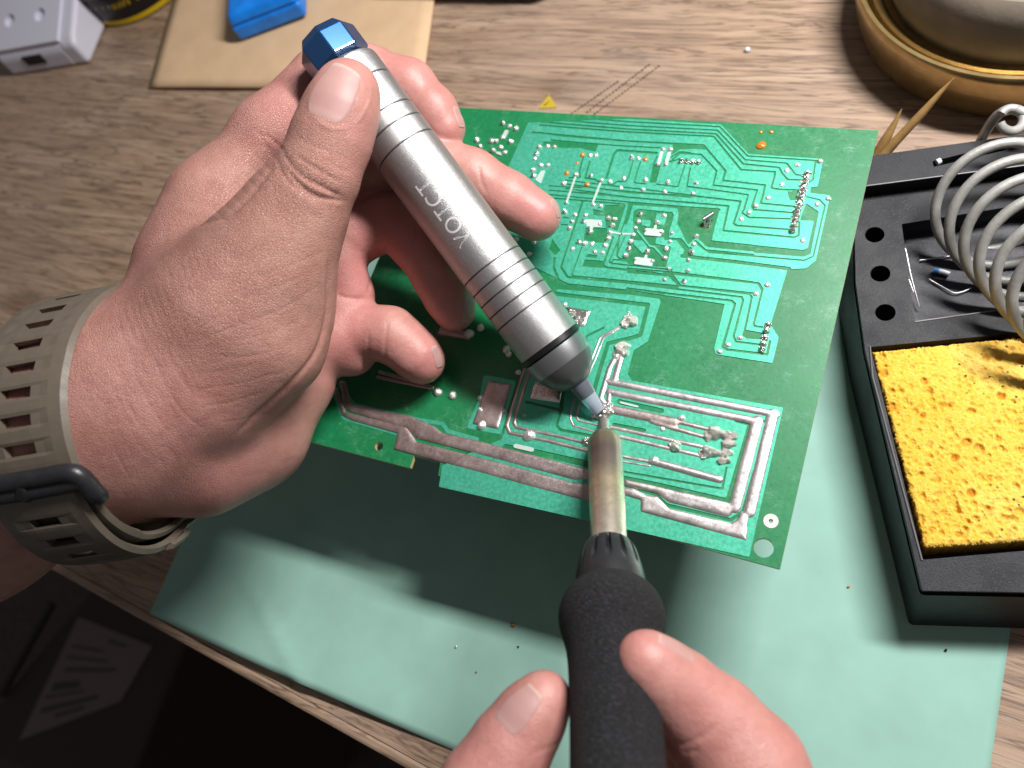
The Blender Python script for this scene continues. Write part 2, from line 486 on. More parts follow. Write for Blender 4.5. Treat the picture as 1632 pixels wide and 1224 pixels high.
def field_plate(Fd, us, vs, z1, z0, min_area=0.0, split=False):
    """marching squares over Fd>0; returns a list of (verts, faces) plates with side walls"""
    nu, nv = Fd.shape
    ins = Fd > 0
    lab = np.where(ins, np.arange(nu * nv).reshape(nu, nv), -1)
    if split:
        seen = np.full((nu, nv), -1, int); k = 0
        I = ins.tolist()
        for i0, j0 in zip(*np.nonzero(ins)):
            if seen[i0, j0] >= 0: continue
            st = [(i0, j0)]; seen[i0, j0] = k
            while st:
                i, j = st.pop()
                for a, b in ((i + 1, j), (i - 1, j), (i, j + 1), (i, j - 1)):
                    if 0 <= a < nu and 0 <= b < nv and I[a][b] and seen[a, b] < 0:
                        seen[a, b] = k; st.append((a, b))
            k += 1
        lab = seen
    else:
        lab = np.where(ins, 0, -1); k = 1
    V = [dict() for _ in range(k)]; VL = [[] for _ in range(k)]; FL = [[] for _ in range(k)]; SK = [[] for _ in range(k)]
    def gv(c, key, x, y):
        d = V[c]
        r = d.get(key)
        if r is None:
            r = len(VL[c]); d[key] = r; VL[c].append((x, y))
        return r
    h = us[1] - us[0]
    full = ins[:-1, :-1] & ins[1:, :-1] & ins[1:, 1:] & ins[:-1, 1:]
    anyc = ins[:-1, :-1] | ins[1:, :-1] | ins[1:, 1:] | ins[:-1, 1:]
    for i, j in zip(*np.nonzero(full)):
        c = lab[i, j]
        FL[c].append((gv(c, (i, j), us[i], vs[j]), gv(c, (i + 1, j), us[i + 1], vs[j]), gv(c, (i + 1, j + 1), us[i + 1], vs[j + 1]), gv(c, (i, j + 1), us[i], vs[j + 1])))
    off = ((0, 0), (1, 0), (1, 1), (0, 1))
    for i, j in zip(*np.nonzero(anyc & ~full)):
        cor = [(i + a, j + b) for a, b in off]
        s = [ins[p] for p in cor]
        groups = [[0, 1, 2, 3]]
        if s == [True, False, True, False]: groups = [[0], [2]]
        elif s == [False, True, False, True]: groups = [[1], [3]]
        for g in groups:
            poly = []; cross = []
            src = [q for q in range(4) if s[q] and q in g]
            c = lab[cor[src[0]]]
            if len(groups) == 2:
                q = g[0]; p, nx, pv = cor[q], cor[(q + 1) % 4], cor[(q + 3) % 4]
                seq = []
                for (a, b) in ((pv, p), (p, nx)):
                    fa, fb = Fd[a], Fd[b]; t = fa / (fa - fb)
                    key = ('e',) + (tuple(sorted((a, b))))
                    seq.append(gv(c, key, us[a[0]] + t * (us[b[0]] - us[a[0]]), vs[a[1]] + t * (vs[b[1]] - vs[a[1]])))
                FL[c].append((gv(c, p, us[p[0]], vs[p[1]]), seq[1], seq[0])); SK[c].append((seq[1], seq[0]))
                continue
            for q in range(4):
                a, b = cor[q], cor[(q + 1) % 4]
                if s[q]: poly.append(gv(c, a, us[a[0]], vs[a[1]]))
                if s[q] != s[(q + 1) % 4]:
                    fa, fb = Fd[a], Fd[b]; t = fa / (fa - fb)
                    key = ('e',) + (tuple(sorted((a, b))))
                    w = gv(c, key, us[a[0]] + t * (us[b[0]] - us[a[0]]), vs[a[1]] + t * (vs[b[1]] - vs[a[1]]))
                    poly.append(w); cross.append((w, s[q]))
            if len(poly) > 2: FL[c].append(tuple(poly))
            if len(cross) == 2:
                o_ = [w for w, fl in cross if fl][0]; i_ = [w for w, fl in cross if not fl][0]
                SK[c].append((o_, i_))
    out = []
    for c in range(k):
        if len(FL[c]) * h * h < min_area: continue
        xy = np.array(VL[c]); n = len(xy)
        vt = np.c_[xy, np.full(n, z1)]
        rim = sorted({a for s_ in SK[c] for a in s_}); mp = {a: n + q for q, a in enumerate(rim)}
        vb = np.c_[xy[rim], np.full(len(rim), z0)]
        fs = FL[c] + [(b, a, mp[a], mp[b]) for a, b in SK[c]]
        out.append((np.vstack([vt, vb]), fs))
    return out

def grid_field(x0, x1, y0, y1, h):
    us = np.arange(x0, x1 + h, h); vs = np.arange(y0, y1 + h, h)
    U, V = np.meshgrid(us, vs, indexing='ij')
    return us, vs, U.astype(np.float32), V.astype(np.float32)

def plate(name, outline, holes, z1, z0, mat, parent=None, h=.05, bev=0):
    o = np.array(outline)[:, :2]
    us, vs, U, V = grid_field(o[:, 0].min() - .1, o[:, 0].max() + .1, o[:, 1].min() - .1, o[:, 1].max() + .1, h)
    Fd = poly_sdf(U, V, o)
    for hl in holes:
        if hl[0] == 'c':
            Fd = np.minimum(Fd, np.hypot(U - hl[1][0], V - hl[1][1]) - hl[2])
        else:
            Fd = np.minimum(Fd, -poly_sdf(U, V, np.array(hl[1])[:, :2]))
    V_, F_ = field_plate(Fd, us, vs, z1, z0)[0]
    return mk(name, V_, F_, mat, parent, smooth=True, sharp=40)

# ================================================================ the setting
def quad(pts): return [(p[0], p[1]) for p in pts]
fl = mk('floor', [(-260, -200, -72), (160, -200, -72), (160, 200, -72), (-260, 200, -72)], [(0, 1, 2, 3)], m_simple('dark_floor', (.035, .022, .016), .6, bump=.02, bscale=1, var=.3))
tag(fl, kind='structure')

fe = lambda x: -6.0 - .061 * (x + 13.6)
desk = thing('desk', (-20, 20, -2.4), 'brown wood grain desk top carrying everything in the picture', 'desk')
top_poly = [(-120, fe(-120) + .4), (70, fe(70) + .4), (70, 75), (-120, 75)]
o = prism('tabletop', top_poly, -2.2, 0, WOOD, desk, loc=(0, 0, -2.2))
o = prism('edge_band', [(-120, fe(-120)), (70, fe(70)), (70, fe(70) + .397), (-120, fe(-120) + .397)], -2.3, .004, WOOD, desk, .12, loc=(0, .37, -2.3))

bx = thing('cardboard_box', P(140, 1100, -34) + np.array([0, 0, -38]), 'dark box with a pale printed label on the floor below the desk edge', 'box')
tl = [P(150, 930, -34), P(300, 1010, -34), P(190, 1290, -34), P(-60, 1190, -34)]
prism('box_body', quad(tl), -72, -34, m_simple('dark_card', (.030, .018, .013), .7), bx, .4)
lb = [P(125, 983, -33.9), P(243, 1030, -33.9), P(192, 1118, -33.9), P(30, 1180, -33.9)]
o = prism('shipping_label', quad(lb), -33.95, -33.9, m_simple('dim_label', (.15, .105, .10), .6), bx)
tv = []; tf = []
la = [np.array(p) for p in lb]
for k, (t0, a, b, w) in enumerate([(.10, .5, .72, .03), (.22, .1, .5, .02), (.32, .1, .6, .02), (.42, .15, .75, .035), (.55, .1, .4, .07), (.66, .08, .5, .02), (.76, .1, .7, .05), (.86, .3, .6, .04)]):
    for (s_, t_) in ((a, t0), (b, t0), (b, t0 + w), (a, t0 + w)):
        p = (la[0] * (1 - s_) + la[1] * s_) * (1 - t_) + (la[3] * (1 - s_) + la[2] * s_) * t_
        tv.append((p[0], p[1], -33.86))
    tf.append(tuple(range(4 * k, 4 * k + 4)))
recalc(mk('label_print', tv, tf, flat('dark_print', (.04, .028, .028)), bx))
tube('edge_strip', [P(82, 962, -33.6), P(0, 1108, -33.6)], .45, m_simple('dull_strip', (.04, .036, .034), .5, .6), bx)

# mint paper sheet
nx, ny = 120, 84
xs = np.linspace(-24.36, 5.5, nx); ys = np.linspace(-4.97, 16.0, ny)
V = []; 
for y in ys:
    for x in xs:
        z = .03 + .34 * math.exp(-((y + 4.97) / 1.5) ** 2) * max(0, math.sin(math.pi * np.clip((x + 24.4) / 15, 0, 1))) ** 1.2
        z += .014 * (1 + math.sin(.5 * x + .3 * y)) * math.exp(-((y + 5) / 6) ** 2)
        d = (x + 19.5) * .5 + (y + 3.0) * .87
        z += .09 * math.exp(-(d / .22) ** 2) * math.exp(-((x + 17.5) / 2.5) ** 2)
        V.append((x, y, z))
Fc = [(j * nx + i, j * nx + i + 1, (j + 1) * nx + i + 1, (j + 1) * nx + i) for j in range(ny - 1) for i in range(nx - 1)]
paper = mk('paper_sheet', V, Fc, MAT['paper'], loc=(-9.4, 5.5, 0.0), smooth=True)
sm = paper.modifiers.new('thickness', 'SOLIDIFY'); sm.thickness = .012; sm.offset = -1
tag(paper, 'mint green sheet of paper lying under the circuit board', 'paper')

ZT_ = 2.4
# debris on the paper
def crumb(px, py, r, label, name='solder_crumb', mat='solder', z=.07):
    c = P(px, py, z); V = []; Fc = []
    bm = bmesh.new(); bmesh.ops.create_icosphere(bm, subdivisions=1, radius=r)
    for v in bm.verts: v.co *= random.uniform(.6, 1.3); v.co.z *= .6
    V = [np.array(v.co) + c for v in bm.verts]; Fc = [tuple(v.index for v in f.verts) for f in bm.faces]; bm.free()
    return tag(mk(name, V, Fc, MAT[mat], smooth=True), label, 'crumb', 'loose crumbs on the mint paper')
crumb(727, 1031, .085, 'bright solder crumb on the mint paper, left of the black handle')
crumb(817, 996, .09, 'brown curled crumb inside the shadow beside the black grip', mat='flux')
crumb(826, 1031, .05, 'tiny dark crumb just below the brown curled crumb', mat='dark')
crumb(759, 1071, .045, 'tiny brown crumb lowest on the paper left of the handle', mat='flux')
crumb(1352, 935, .05, 'small brown speck on the paper right of the board corner', mat='flux')
crumb(1508, 1036, .045, 'small dark speck on the paper below the iron stand', mat='dark')
cr = crumb(1191, 78, .16, 'small white plastic bit lying on bare wood at the top', 'plastic_bit', 'white', .08)
tag(tube('solder_bit', [P(1493, 259, ZT_ + .6), P(1499, 256, ZT_ + .6)], .1, MAT['white'], None, 8), 'small white bit stuck in the slot of the stand ledge', 'crumb')
cr['group'] = 'bits lying on the bare wood'; cr['category'] = 'plastic bit'

# kraft envelope
def sheet(name, q4, z, th, mat, label, cat, wav=.05, n=24):
    q4 = [np.array(p) for p in q4]; V = []
    for j in range(n + 1):
        for i in range(n + 1):
            s_, t_ = i / n, j / n
            p = (q4[0] * (1 - s_) + q4[1] * s_) * (1 - t_) + (q4[3] * (1 - s_) + q4[2] * s_) * t_
            e = min(s_, 1 - s_, t_, 1 - t_) * n
            V.append((p[0], p[1], z + wav * (math.sin(3 * s_ + 5 * t_) + math.sin(9 * s_ - 4 * t_) * .4) - (.25 * th if e == 0 else 0)))
    Fc = [(j * (n + 1) + i, j * (n + 1) + i + 1, (j + 1) * (n + 1) + i + 1, (j + 1) * (n + 1) + i) for j in range(n) for i in range(n)]
    o = mk(name, V, Fc, mat, smooth=True)
    m = o.modifiers.new('thickness', 'SOLIDIFY'); m.thickness = th; m.offset = -1
    return tag(o, label, cat)
e1, e2 = P(236, 137, .3), P(671, 139, .3); e3 = P(690, 0, .3); e4 = P(275, 0, .3)
e3 = e2 + (e3 - e2) * 2.2; e4 = e1 + (e4 - e1) * 2.2
sheet('kraft_envelope', [e1, e2, e3, e4], .3, .16, MAT['kraft'], 'plain tan kraft envelope lying under the blue box', 'envelope', .04)

# blue box on the envelope
a, b = P(384, 67, .42), P(491, 26, .42)
d = (b - a) / np.linalg.norm(b - a); nrm_ = np.array([-d[1], d[0], 0])
bbx = thing('blue_box', (a + b) / 2 + nrm_ * 2, 'small glossy blue plastic box standing on the kraft envelope', 'box')
base = [a, b, b + nrm_ * 5.5, a + nrm_ * 5.5]
prism('box_base', quad(base), .42, 1.35, MAT['bluebox'], bbx, .22, seg=4)
cen = sum(base) / 4
prism('box_lid', quad([cen + (p - cen) * 1.0 for p in base]), 1.37, 2.05, MAT['bluebox'], bbx, .24, [tuple((cen + (p - cen) * .9)[:2]) for p in base], seg=4)

# black leather case at the top border
pa, pb = P(628, -6, .3), P(880, -2, .3)
d = (pb - pa) / np.linalg.norm(pb - pa); nrm_ = np.array([-d[1], d[0], 0])
pc = thing('black_case', (pa + pb) / 2 + nrm_ * 3, 'black rounded case cut off by the top border', 'case')
prism('case_base', quad([pa, pb, pb + nrm_ * 6, pa + nrm_ * 6]), .33, 1.6, MAT['pouch'], pc, .6, seg=4)
prism('case_lid', quad([pa + nrm_ * .06 + d * .05, pb + nrm_ * .06 - d * .05, pb + nrm_ * 5.9, pa + nrm_ * 5.9]), 1.63, 3.2, MAT['pouch'], pc, .7, seg=4)

# round tin top left
tc = np.array([-46.8, 30.2, 0.0]); tr = 4.55
tin = thing('round_tin', tc, 'round black and yellow tin between the white adaptor and the envelope', 'tin')
blk = m_simple('black_tin_print', (.012, .011, .010), .3, .2); yel = m_simple('yellow_tin_print', (.62, .42, .01), .35, .2)
lathe('tin_body', tc, (0, 0, 1), [(0, tr - .25), (.06, tr - .05), (.16, tr)] + [(.18, tr), (1.9, tr), (2.05, tr - .08)], blk, tin, 96)
lathe('yellow_band', tc, (0, 0, 1), [(.14, tr + .012), (.42, tr + .02), (.46, tr + .012)], yel, tin, 96, cap0=False, cap1=False)
lathe('tin_lid', tc, (0, 0, 1), [(2.06, tr - .04), (2.12, tr + .06), (2.5, tr + .06), (2.62, tr - .05), (2.55, tr - .35), (2.56, .02)], blk, tin, 96)
lathe('lid_disc', tc, (0, 0, 1), [(2.575, tr - 1.4), (2.60, tr - 1.5), (2.605, .02)], yel, tin, 72, cap0=False)
# lettering round the side
def ring_text(txt, r, z, ang0, size, mat, parent, name):
    cu = bpy.data.curves.new('lettering', 'FONT'); cu.body = txt; cu.size = size; cu.extrude = 0.0; cu.resolution_u = 3
    t = bpy.data.objects.new('lettering', cu); COL.objects.link(t)
    me = bpy.data.meshes.new_from_object(t.evaluated_get(bpy.context.evaluated_depsgraph_get()))
    V = []
    for v in me.vertices:
        an = ang0 + v.co.x / r
        V.append((tc[0] + r * math.cos(an), tc[1] + r * math.sin(an), z + v.co.y))
    fs = [tuple(p.vertices) for p in me.polygons]
    bpy.data.objects.remove(t); bpy.data.curves.remove(cu); bpy.data.meshes.remove(me)
    return mk(name, V, fs, mat, parent)
ring_text('v  v  v  v', tr + .015, 1.35, math.radians(262), .55, m_simple('pale_print', (.5, .48, .42), .5), tin, 'small_marks')
ring_text('AWV  IV', tr + .015, 1.2, math.radians(286), .6, yel, tin, 'lettering')

# white mains adaptor
a, b = P(22, 122, 0), P(127, 105, 0)
d = (b - a) / np.linalg.norm(b - a); nn = np.array([-d[1], d[0], 0]); W = np.linalg.norm(b - a)
ad = thing('power_adaptor', (a + b) / 2 + nn * 4, 'white plug adaptor with two round dimples and a port', 'adaptor')
prof = [(0, 0), (.12, 1.3), (.4, 1.55), (4.3, 2.72), (4.5, 3.5), (10, 3.9), (10, 0)]
def ext(prof, x0, x1):
    V = []; n = len(prof)
    for x in (x0, x1):
        for (t, z) in prof: V.append(a + d * x + nn * t + np.array([0, 0, z]))
    Fc = [tuple(range(n)), tuple(reversed(range(n, 2 * n)))] + [(i, (i + 1) % n, n + (i + 1) % n, n + i) for i in range(n)]
    return V, Fc
V, Fc = ext(prof, 0, W)
o = recalc(mk('adaptor_body', V, Fc, MAT['white'], ad)); bevel(o, .3, 4)
V, Fc = ext([(.02, 0), (.16, 1.45), (.6, 1.75), (4.4, 2.9), (4.7, 3.4), (10, 3.8), (10, 0)], W - .32, W + 1.0)
o = recalc(mk('side_shell', V, Fc, MAT['white'], ad)); bevel(o, .35, 4)
V, Fc = ext([(-.012, .62), (.045, 1.22), (.3, 1.22), (.3, .62)], W * .36, W * .64)
recalc(mk('usb_port', V, Fc, MAT['dark'], ad))
usx, vsx, Ux, Vx = grid_field(-.1, W + .1, -.1, 4.2, .06)
Fx = poly_sdf(Ux, Vx, np.array([(.05, 0), (W - .05, 0), (W - .05, 4.02), (.05, 4.02)]))
for fx in (.25, .70): Fx = np.minimum(Fx, np.hypot(Ux - W * fx, Vx - 1.9) - .44)
(vx, fx_), = field_plate(Fx, usx, vsx, .30, 0.0)[:1]
sl = nn * 3.9 + np.array([0, 0, 1.17]); sl /= np.linalg.norm(sl); sn = np.cross(d, sl)
vx = a + nn * .38 + np.array([0, 0, 1.54]) + vx[:, :1] * d + vx[:, 1:2] * sl + vx[:, 2:3] * sn
o = mk('front_panel', vx, fx_, MAT['white'], ad, smooth=True, sharp=40)
V = []; Fc = []
for (x, t0, w, hh) in ((W * .16, 4.75, .16, .16), (W * .23, 4.7, .08, .5), (W * .56, 4.9, .07, .35), (W * .61, 4.9, .07, .35), (W * .67, 4.92, .1, .1)):
    for (dx, dt) in ((0, 0), (w, 0), (w + .12, hh), (.12, hh)):
        V.append(a + d * (x + dx) + nn * (t0 + dt) + np.array([0, 0, 3.5 + (t0 + dt - 4.5) * .4 / 5.5 + .012]))
    Fc.append(tuple(range(len(V) - 4, len(V))))
mk('printed_text', V, Fc, MAT['dark'], ad)

# clear film with printed warning sign lying on the wood
fq = [P(846, 182, .02), P(908, 184, .02), P(1068, 92, .02), P(985, 68, .02)]
film = thing('clear_film', sum(fq) / 4, 'clear plastic film with dark dashes and a yellow warning triangle behind the board', 'plastic film')
cf = Mat('clear_film', (.72, .76, .80), .12); cf.set('Alpha', .03)
mk('film_sheet', [(p[0], p[1], .025) for p in fq], [(0, 1, 2, 3)], cf.m, film)
tri = [P(858, 173, .04), P(888, 171, .04), P(875, 151, .04)]
mk('warning_triangle', [(p[0], p[1], .04) for p in tri], [(0, 1, 2)], flat('warning_yellow', (.48, .34, .02), .5), film)
b1 = [P(866, 168, .05), P(869, 168, .05), P(877, 160, .05), P(874, 162, .05)]
mk('triangle_mark', [(p[0], p[1], .05) for p in b1], [(0, 1, 2, 3)], flat('black_print', (.02, .02, .02)), film)
pv = []; pf = []
for (x0, y0, x1, y1, n) in ((912, 180, 984, 130, 15), (936, 178, 1034, 103, 20), (948, 181, 1050, 105, 22)):
    dx, dy = np.array([x1 - x0, y1 - y0]) / np.hypot(x1 - x0, y1 - y0)
    for k in range(n):
        cxp, cyp = x0 + (x1 - x0) * k / (n - 1), y0 + (y1 - y0) * k / (n - 1)
        l_ = random.uniform(1.0, 2.1)
        for (s_, t_) in ((-1.9, -.9), (1.9, -.9), (1.9, .9), (-1.9, .9)):
            q = P(cxp + dx * s_ * l_ * .6 - dy * t_, cyp + dy * s_ * l_ * .6 + dx * t_, .045)
            pv.append((q[0], q[1], .045))
        pf.append(tuple(range(len(pv) - 4, len(pv))))
recalc(mk('printed_dashes', pv, pf, flat('grey_print', (.035, .03, .03)), film))

# brass tray with ceramic bowl
bc = np.array([2.75, 27.95, 0.0])
br = thing('brass_tray', bc, 'round polished brass tray at the top right holding the pale bowl', 'tray')
lathe('tray_wall', bc, (0, 0, 1), [(0, 5.5), (.05, 5.68), (.3, 5.78), (1.2, 5.95), (2.0, 6.05), (2.25, 6.07), (2.38, 6.0), (2.38, 5.86), (2.25, 5.78), (1.6, 5.6), (1.5, .02)], MAT['brass'], br, 128, cap1=False)
lathe('inner_ring', bc, (0, 0, 1), [(1.52, 5.45), (2.05, 5.52), (2.15, 5.45), (2.0, 5.3), (1.75, 5.05), (1.7, 4.6)], MAT['brass'], br, 128, cap0=False, cap1=False)
bo = thing('ceramic_bowl', bc + np.array([0, 0, 1.7]), 'pale grey beige round bowl sitting inside the brass tray', 'bowl')
lathe('bowl_wall', bc, (0, 0, 1), [(1.55, 4.3), (1.6, 4.75), (2.4, 4.95), (3.4, 4.97), (4.0, 4.8), (4.25, 4.55), (4.2, 4.3), (3.4, 4.1), (2.6, .02)], MAT['stone'], bo, 128)

# ---------------------------------------------------------------- soldering iron stand
ZT = 2.4
A_ = P(1470, 941, ZT); BL_ = np.array([-1.55, 17.85, 0]); wv = np.array([7.75, 2.25, 0])
L1 = P(1379, 558, ZT); L2 = P(1364, 450, ZT)
topP = [A_, A_ + wv, BL_ + wv, BL_, L2, L1]
cen = sum(topP) / 6
lat = wv / np.linalg.norm(wv); fwd = np.array([-lat[1], lat[0], 0])
baseP = [A_ - fwd * .72 - lat * .12, A_ + wv - fwd * .72 + lat * .3, BL_ + wv + fwd * .3 + lat * .3, BL_ + fwd * .3 - lat * .35, L2 - lat * .38, L1 - lat * .30]
st = thing('iron_stand', (cen[0], cen[1], 0), 'black soldering iron stand with wire coil and sponge tray on the right', 'stand')
n = 6
V = [(p[0], p[1], .04) for p in baseP] + [(p[0], p[1], ZT - .32) for p in [q + (q - cen) * .012 for q in topP]]
Fc = [(i, (i + 1) % n, n + (i + 1) % n, n + i) for i in range(n)]
o = recalc(mk('stand_shell', V, Fc, MAT['gloss'], st)); bevel(o, .12, 3, 20)
s1, s2 = P(1385, 297, ZT + .5), P(1632, 265, ZT + .5)
sd = (s2 - s1) / np.linalg.norm(s2 - s1)
sL, sR = s1 - sd * .35, s1 + sd * 7.2
tray = [P(1437, 357, ZT), P(1680, 318, ZT), P(1680, 482, ZT), P(1458, 513, ZT)]
spo = [P(1387, 553, ZT), P(1690, 524, ZT), P(1700, 872, ZT), P(1471, 892, ZT)]
hl = [('c', P(1394, 374, ZT), .30), ('c', P(1403, 436, ZT), .30), ('c', P(1411, 498, ZT), .30), ('p', tray), ('p', spo)]
plate('top_plate', topP, hl, ZT, ZT - .35, MAT['black'], st)
led = [sL, sR, BL_ + wv + lat * .05, BL_ + lat * .35]
slot = [P(1488, 266, ZT + .55), P(1486, 257, ZT + .55), P(1600, 229, ZT + .55), P(1604, 239, ZT + .55)]
o = plate('rear_ledge', led, [('p', slot)], ZT + .55, ZT - .2, MAT['black'], st); bevel(o, .05, 2)
prism('ledge_pocket_floor', quad([slot[0] - .02, slot[1] - .02, slot[2], slot[3]]), ZT - .15, ZT + .1, MAT['dark'], st)
def floor_plate(name, q4, z, mat, grow=.06):
    c = sum(np.array(p) for p in q4) / 4
    prism(name, quad([c + (np.array(p) - c) * (1 + grow) for p in q4]), z - .1, z, mat, st)
floor_plate('tray_floor', tray, ZT - .85, MAT['traymat'])
floor_plate('sponge_floor', spo, ZT - 1.3, MAT['dark'])
def wall_ring(name, q4, z0, z1, mat):
    V = [(p[0], p[1], z1) for p in q4] + [(p[0], p[1], z0) for p in q4]
    V = np.array(V); c = V[:4].mean(0); V[:, :2] = c[:2] + (V[:, :2] - c[:2]) * 1.006
    Fc = [((i + 1) % 4, i, 4 + i, 4 + (i + 1) % 4) for i in range(4)]
    mk(name, V, Fc, mat, st)
wall_ring('tray_wall', tray, ZT - .86, ZT - .02, MAT['traymat'])
wall_ring('sponge_wall', spo, ZT - 1.3, ZT - .02, MAT['gloss'])
for q in ((1394, 374), (1403, 436), (1411, 498)):
    lathe('hole_sleeve', P(*q, ZT) + np.array([0, 0, -1.6]), (0, 0, 1), [(0, .305), (1.58, .305)], MAT['dark'], st, 28, cap1=False)
# thin paler lips along the tray, sponge opening and ledge
tube('pale_lip', [tray[3] + np.array([0, 0, .01]), tray[2] + np.array([0, 0, .01])], .022, m_simple('pale_edge', (.16, .16, .17), .4), st, 6)
lp = [P(1388, 552, ZT) - lat * .03, P(1392, 600, ZT) - lat * .03, P(1471, 893, ZT) - lat * .03]
tube('pale_lip', [p + np.array([0, 0, .01]) for p in lp], .03, bpy.data.materials['pale_edge'], st, 6)
tube('pale_lip', [sL + np.array([0, 0, .05]), sR + np.array([0, 0, .05])], .022, bpy.data.materials['pale_edge'], st, 6)

# wire coil holder
co_ = thing('coil_holder', D(1625, 340, 24.6), 'dull grey steel wire coil rising from the iron stand', 'coil')
co_['label'] = 'dull grey steel wire coil rising above the black iron stand'
c0, c1 = D(1592, 325.5, 24.3), D(1615, 350.5, 23.04)
ax, cu_, cv_ = frame(c1 - c0, ray(1630, 335) * -1)
lean = D(1615, 350.5, 23.75) - c0
pts = []
for t in np.linspace(-.62, 6.4, 420):
    Rr = 1.85 - .035 * max(t, 0)
    an = 2 * math.pi * t
    pts.append(c0 + lean * t + Rr * (math.cos(an) * cu_ + math.sin(an) * cv_))
tube('coil_spring', pts, .158, MAT['wire'], co_, 12)
leg = catmull([P(1560, 236, ZT + .1), D(1563, 225, 26.2), D(1577, 200, 25.4), D(1592, 182, 24.8), D(1612, 174, 24.3), D(1632, 180, 24.0), D(1660, 196, 23.9)], 8)
tube('wire_leg', leg, .155, MAT['wire'], co_, 12)
loop = [D(1612 + 19 * math.cos(t), 191 + 18 * math.sin(t), 24.0 - .25 * math.sin(t * .5)) for t in np.linspace(-2.6, 2.9, 30)]
tube('wire_eye', loop, .14, MAT['wire'], co_, 12)

# sponge
q4 = [P(1391, 560, ZT + .12), P(1690, 530, ZT + .12), P(1690, 858, ZT + .12), P(1475, 872, ZT + .12)]
nu, nv = 190, 200
S, T = np.meshgrid(np.linspace(0, 1, nu), np.linspace(0, 1, nv), indexing='ij')
def bil(k): return (q4[0][k] * (1 - S) + q4[1][k] * S) * (1 - T) + (q4[3][k] * (1 - S) + q4[2][k] * S) * T
X, Y = bil(0), bil(1)
Z = np.full(X.shape, ZT + .12)
PIT = np.zeros(X.shape)
for k in range(900):
    cx_, cy_ = rng.uniform(0, 1), rng.uniform(0, 1)
    px_ = (q4[0] * (1 - cx_) + q4[1] * cx_) * (1 - cy_) + (q4[3] * (1 - cx_) + q4[2] * cx_) * cy_
    r_ = rng.uniform(.06, .125) if k < 34 else abs(rng.normal(0, .03)) + .022
    an_ = rng.uniform(0, 3.14); ex_ = rng.uniform(1.0, 1.35)
    xx_ = (X - px_[0]) * math.cos(an_) + (Y - px_[1]) * math.sin(an_); yy_ = -(X - px_[0]) * math.sin(an_) + (Y - px_[1]) * math.cos(an_)
    dd = (xx_ / (r_ * ex_)) ** 2 + (yy_ / r_) ** 2
    g_ = np.exp(-dd ** 3)
    Z -= g_ * r_ * rng.uniform(.45, .8)
    PIT = np.maximum(PIT, np.exp(-dd ** 3) * (rng.uniform(.3, .9) if k < 34 else .3))
Z += rng.normal(0, .007, Z.shape)
ed = np.minimum(np.minimum(S * nu, (1 - S) * nu), np.minimum(T * nv, (1 - T) * nv))
Z -= .10 * np.exp(-ed / 1.5)
jit = rng.normal(0, .02, X.shape) * (ed < 2)
X = X + jit; Y = Y + np.roll(jit, 3)
V = np.stack([X.ravel(), Y.ravel(), Z.ravel()], 1)
idx = np.arange(nu * nv).reshape(nu, nv)
Fc = np.stack([idx[:-1, :-1], idx[1:, :-1], idx[1:, 1:], idx[:-1, 1:]], -1).reshape(-1, 4)
rimi = np.concatenate([idx[:, 0], idx[-1, 1:], idx[-2::-1, -1], idx[0, -2:0:-1]])
Vb = V[rimi].copy(); Vb[:, 2] = ZT - 1.25
m0 = len(V); m1 = len(rimi)
side = [(rimi[(i + 1) % m1], rimi[i], m0 + i, m0 + (i + 1) % m1) for i in range(m1)]
o = mk('sponge', np.vstack([V, Vb]), [tuple(f) for f in Fc.tolist()] + [tuple(map(int, s_)) for s_ in side], m_sponge(), smooth=True)
recalc(o)
o.data.attributes.new('pit', 'FLOAT', 'POINT').data.foreach_set('value', np.concatenate([PIT.ravel(), np.full(m1, .8)]).astype(np.float32))
tag(o, 'yellow cleaning sponge with pits and burn specks in the stand tray', 'sponge')

# wire clippings in the tray
zt = ZT - .80
def clip(name, pts, r, label, mat='lead'):
    return tag(tube(name, [P(x, y, zt + dz) for x, y, dz in pts], r, MAT[mat], None, 8), label, 'wire clipping', 'wire clippings in the stand tray')
clip('wire_clipping', [(1466, 415, .04), (1500, 410, .04), (1535, 405, .04)], .024, 'straight wire clipping lying across the back of the stand tray')
w = catmull([(1481, 445, .05), (1500, 456, .05), (1516, 465, .06), (1525, 467, .06), (1537, 464, .05), (1548, 459, .05)], 5)
clip('wire_clipping', [tuple(p) for p in w], .024, 'bent wire clipping below the blue and white sleeve piece')
clip('wire_clipping', [(1443, 396, .5), (1452, 440, .4), (1465, 489, .15)], .022, 'longest thin wire clipping leaning on the left tray wall')
clip('wire_clipping', [(1445, 428, .4), (1448, 444, .4), (1456, 466, .3)], .022, 'shorter thin wire clipping crossing the leaning one at the left tray wall')
sv = thing('cable_sleeve', P(1500, 434, zt), 'short blue and white piece of insulation in the stand tray', 'sleeve')
tube('white_end', [P(1496, 432, zt + .09), P(1505, 434, zt + .09), P(1513, 437, zt + .09)], .085, MAT['white'], sv, 10)
tube('blue_end', [P(1488, 431, zt + .09), P(1496, 432, zt + .09)], .086, m_simple('light_blue', (.05, .3, .75), .5), sv, 10)

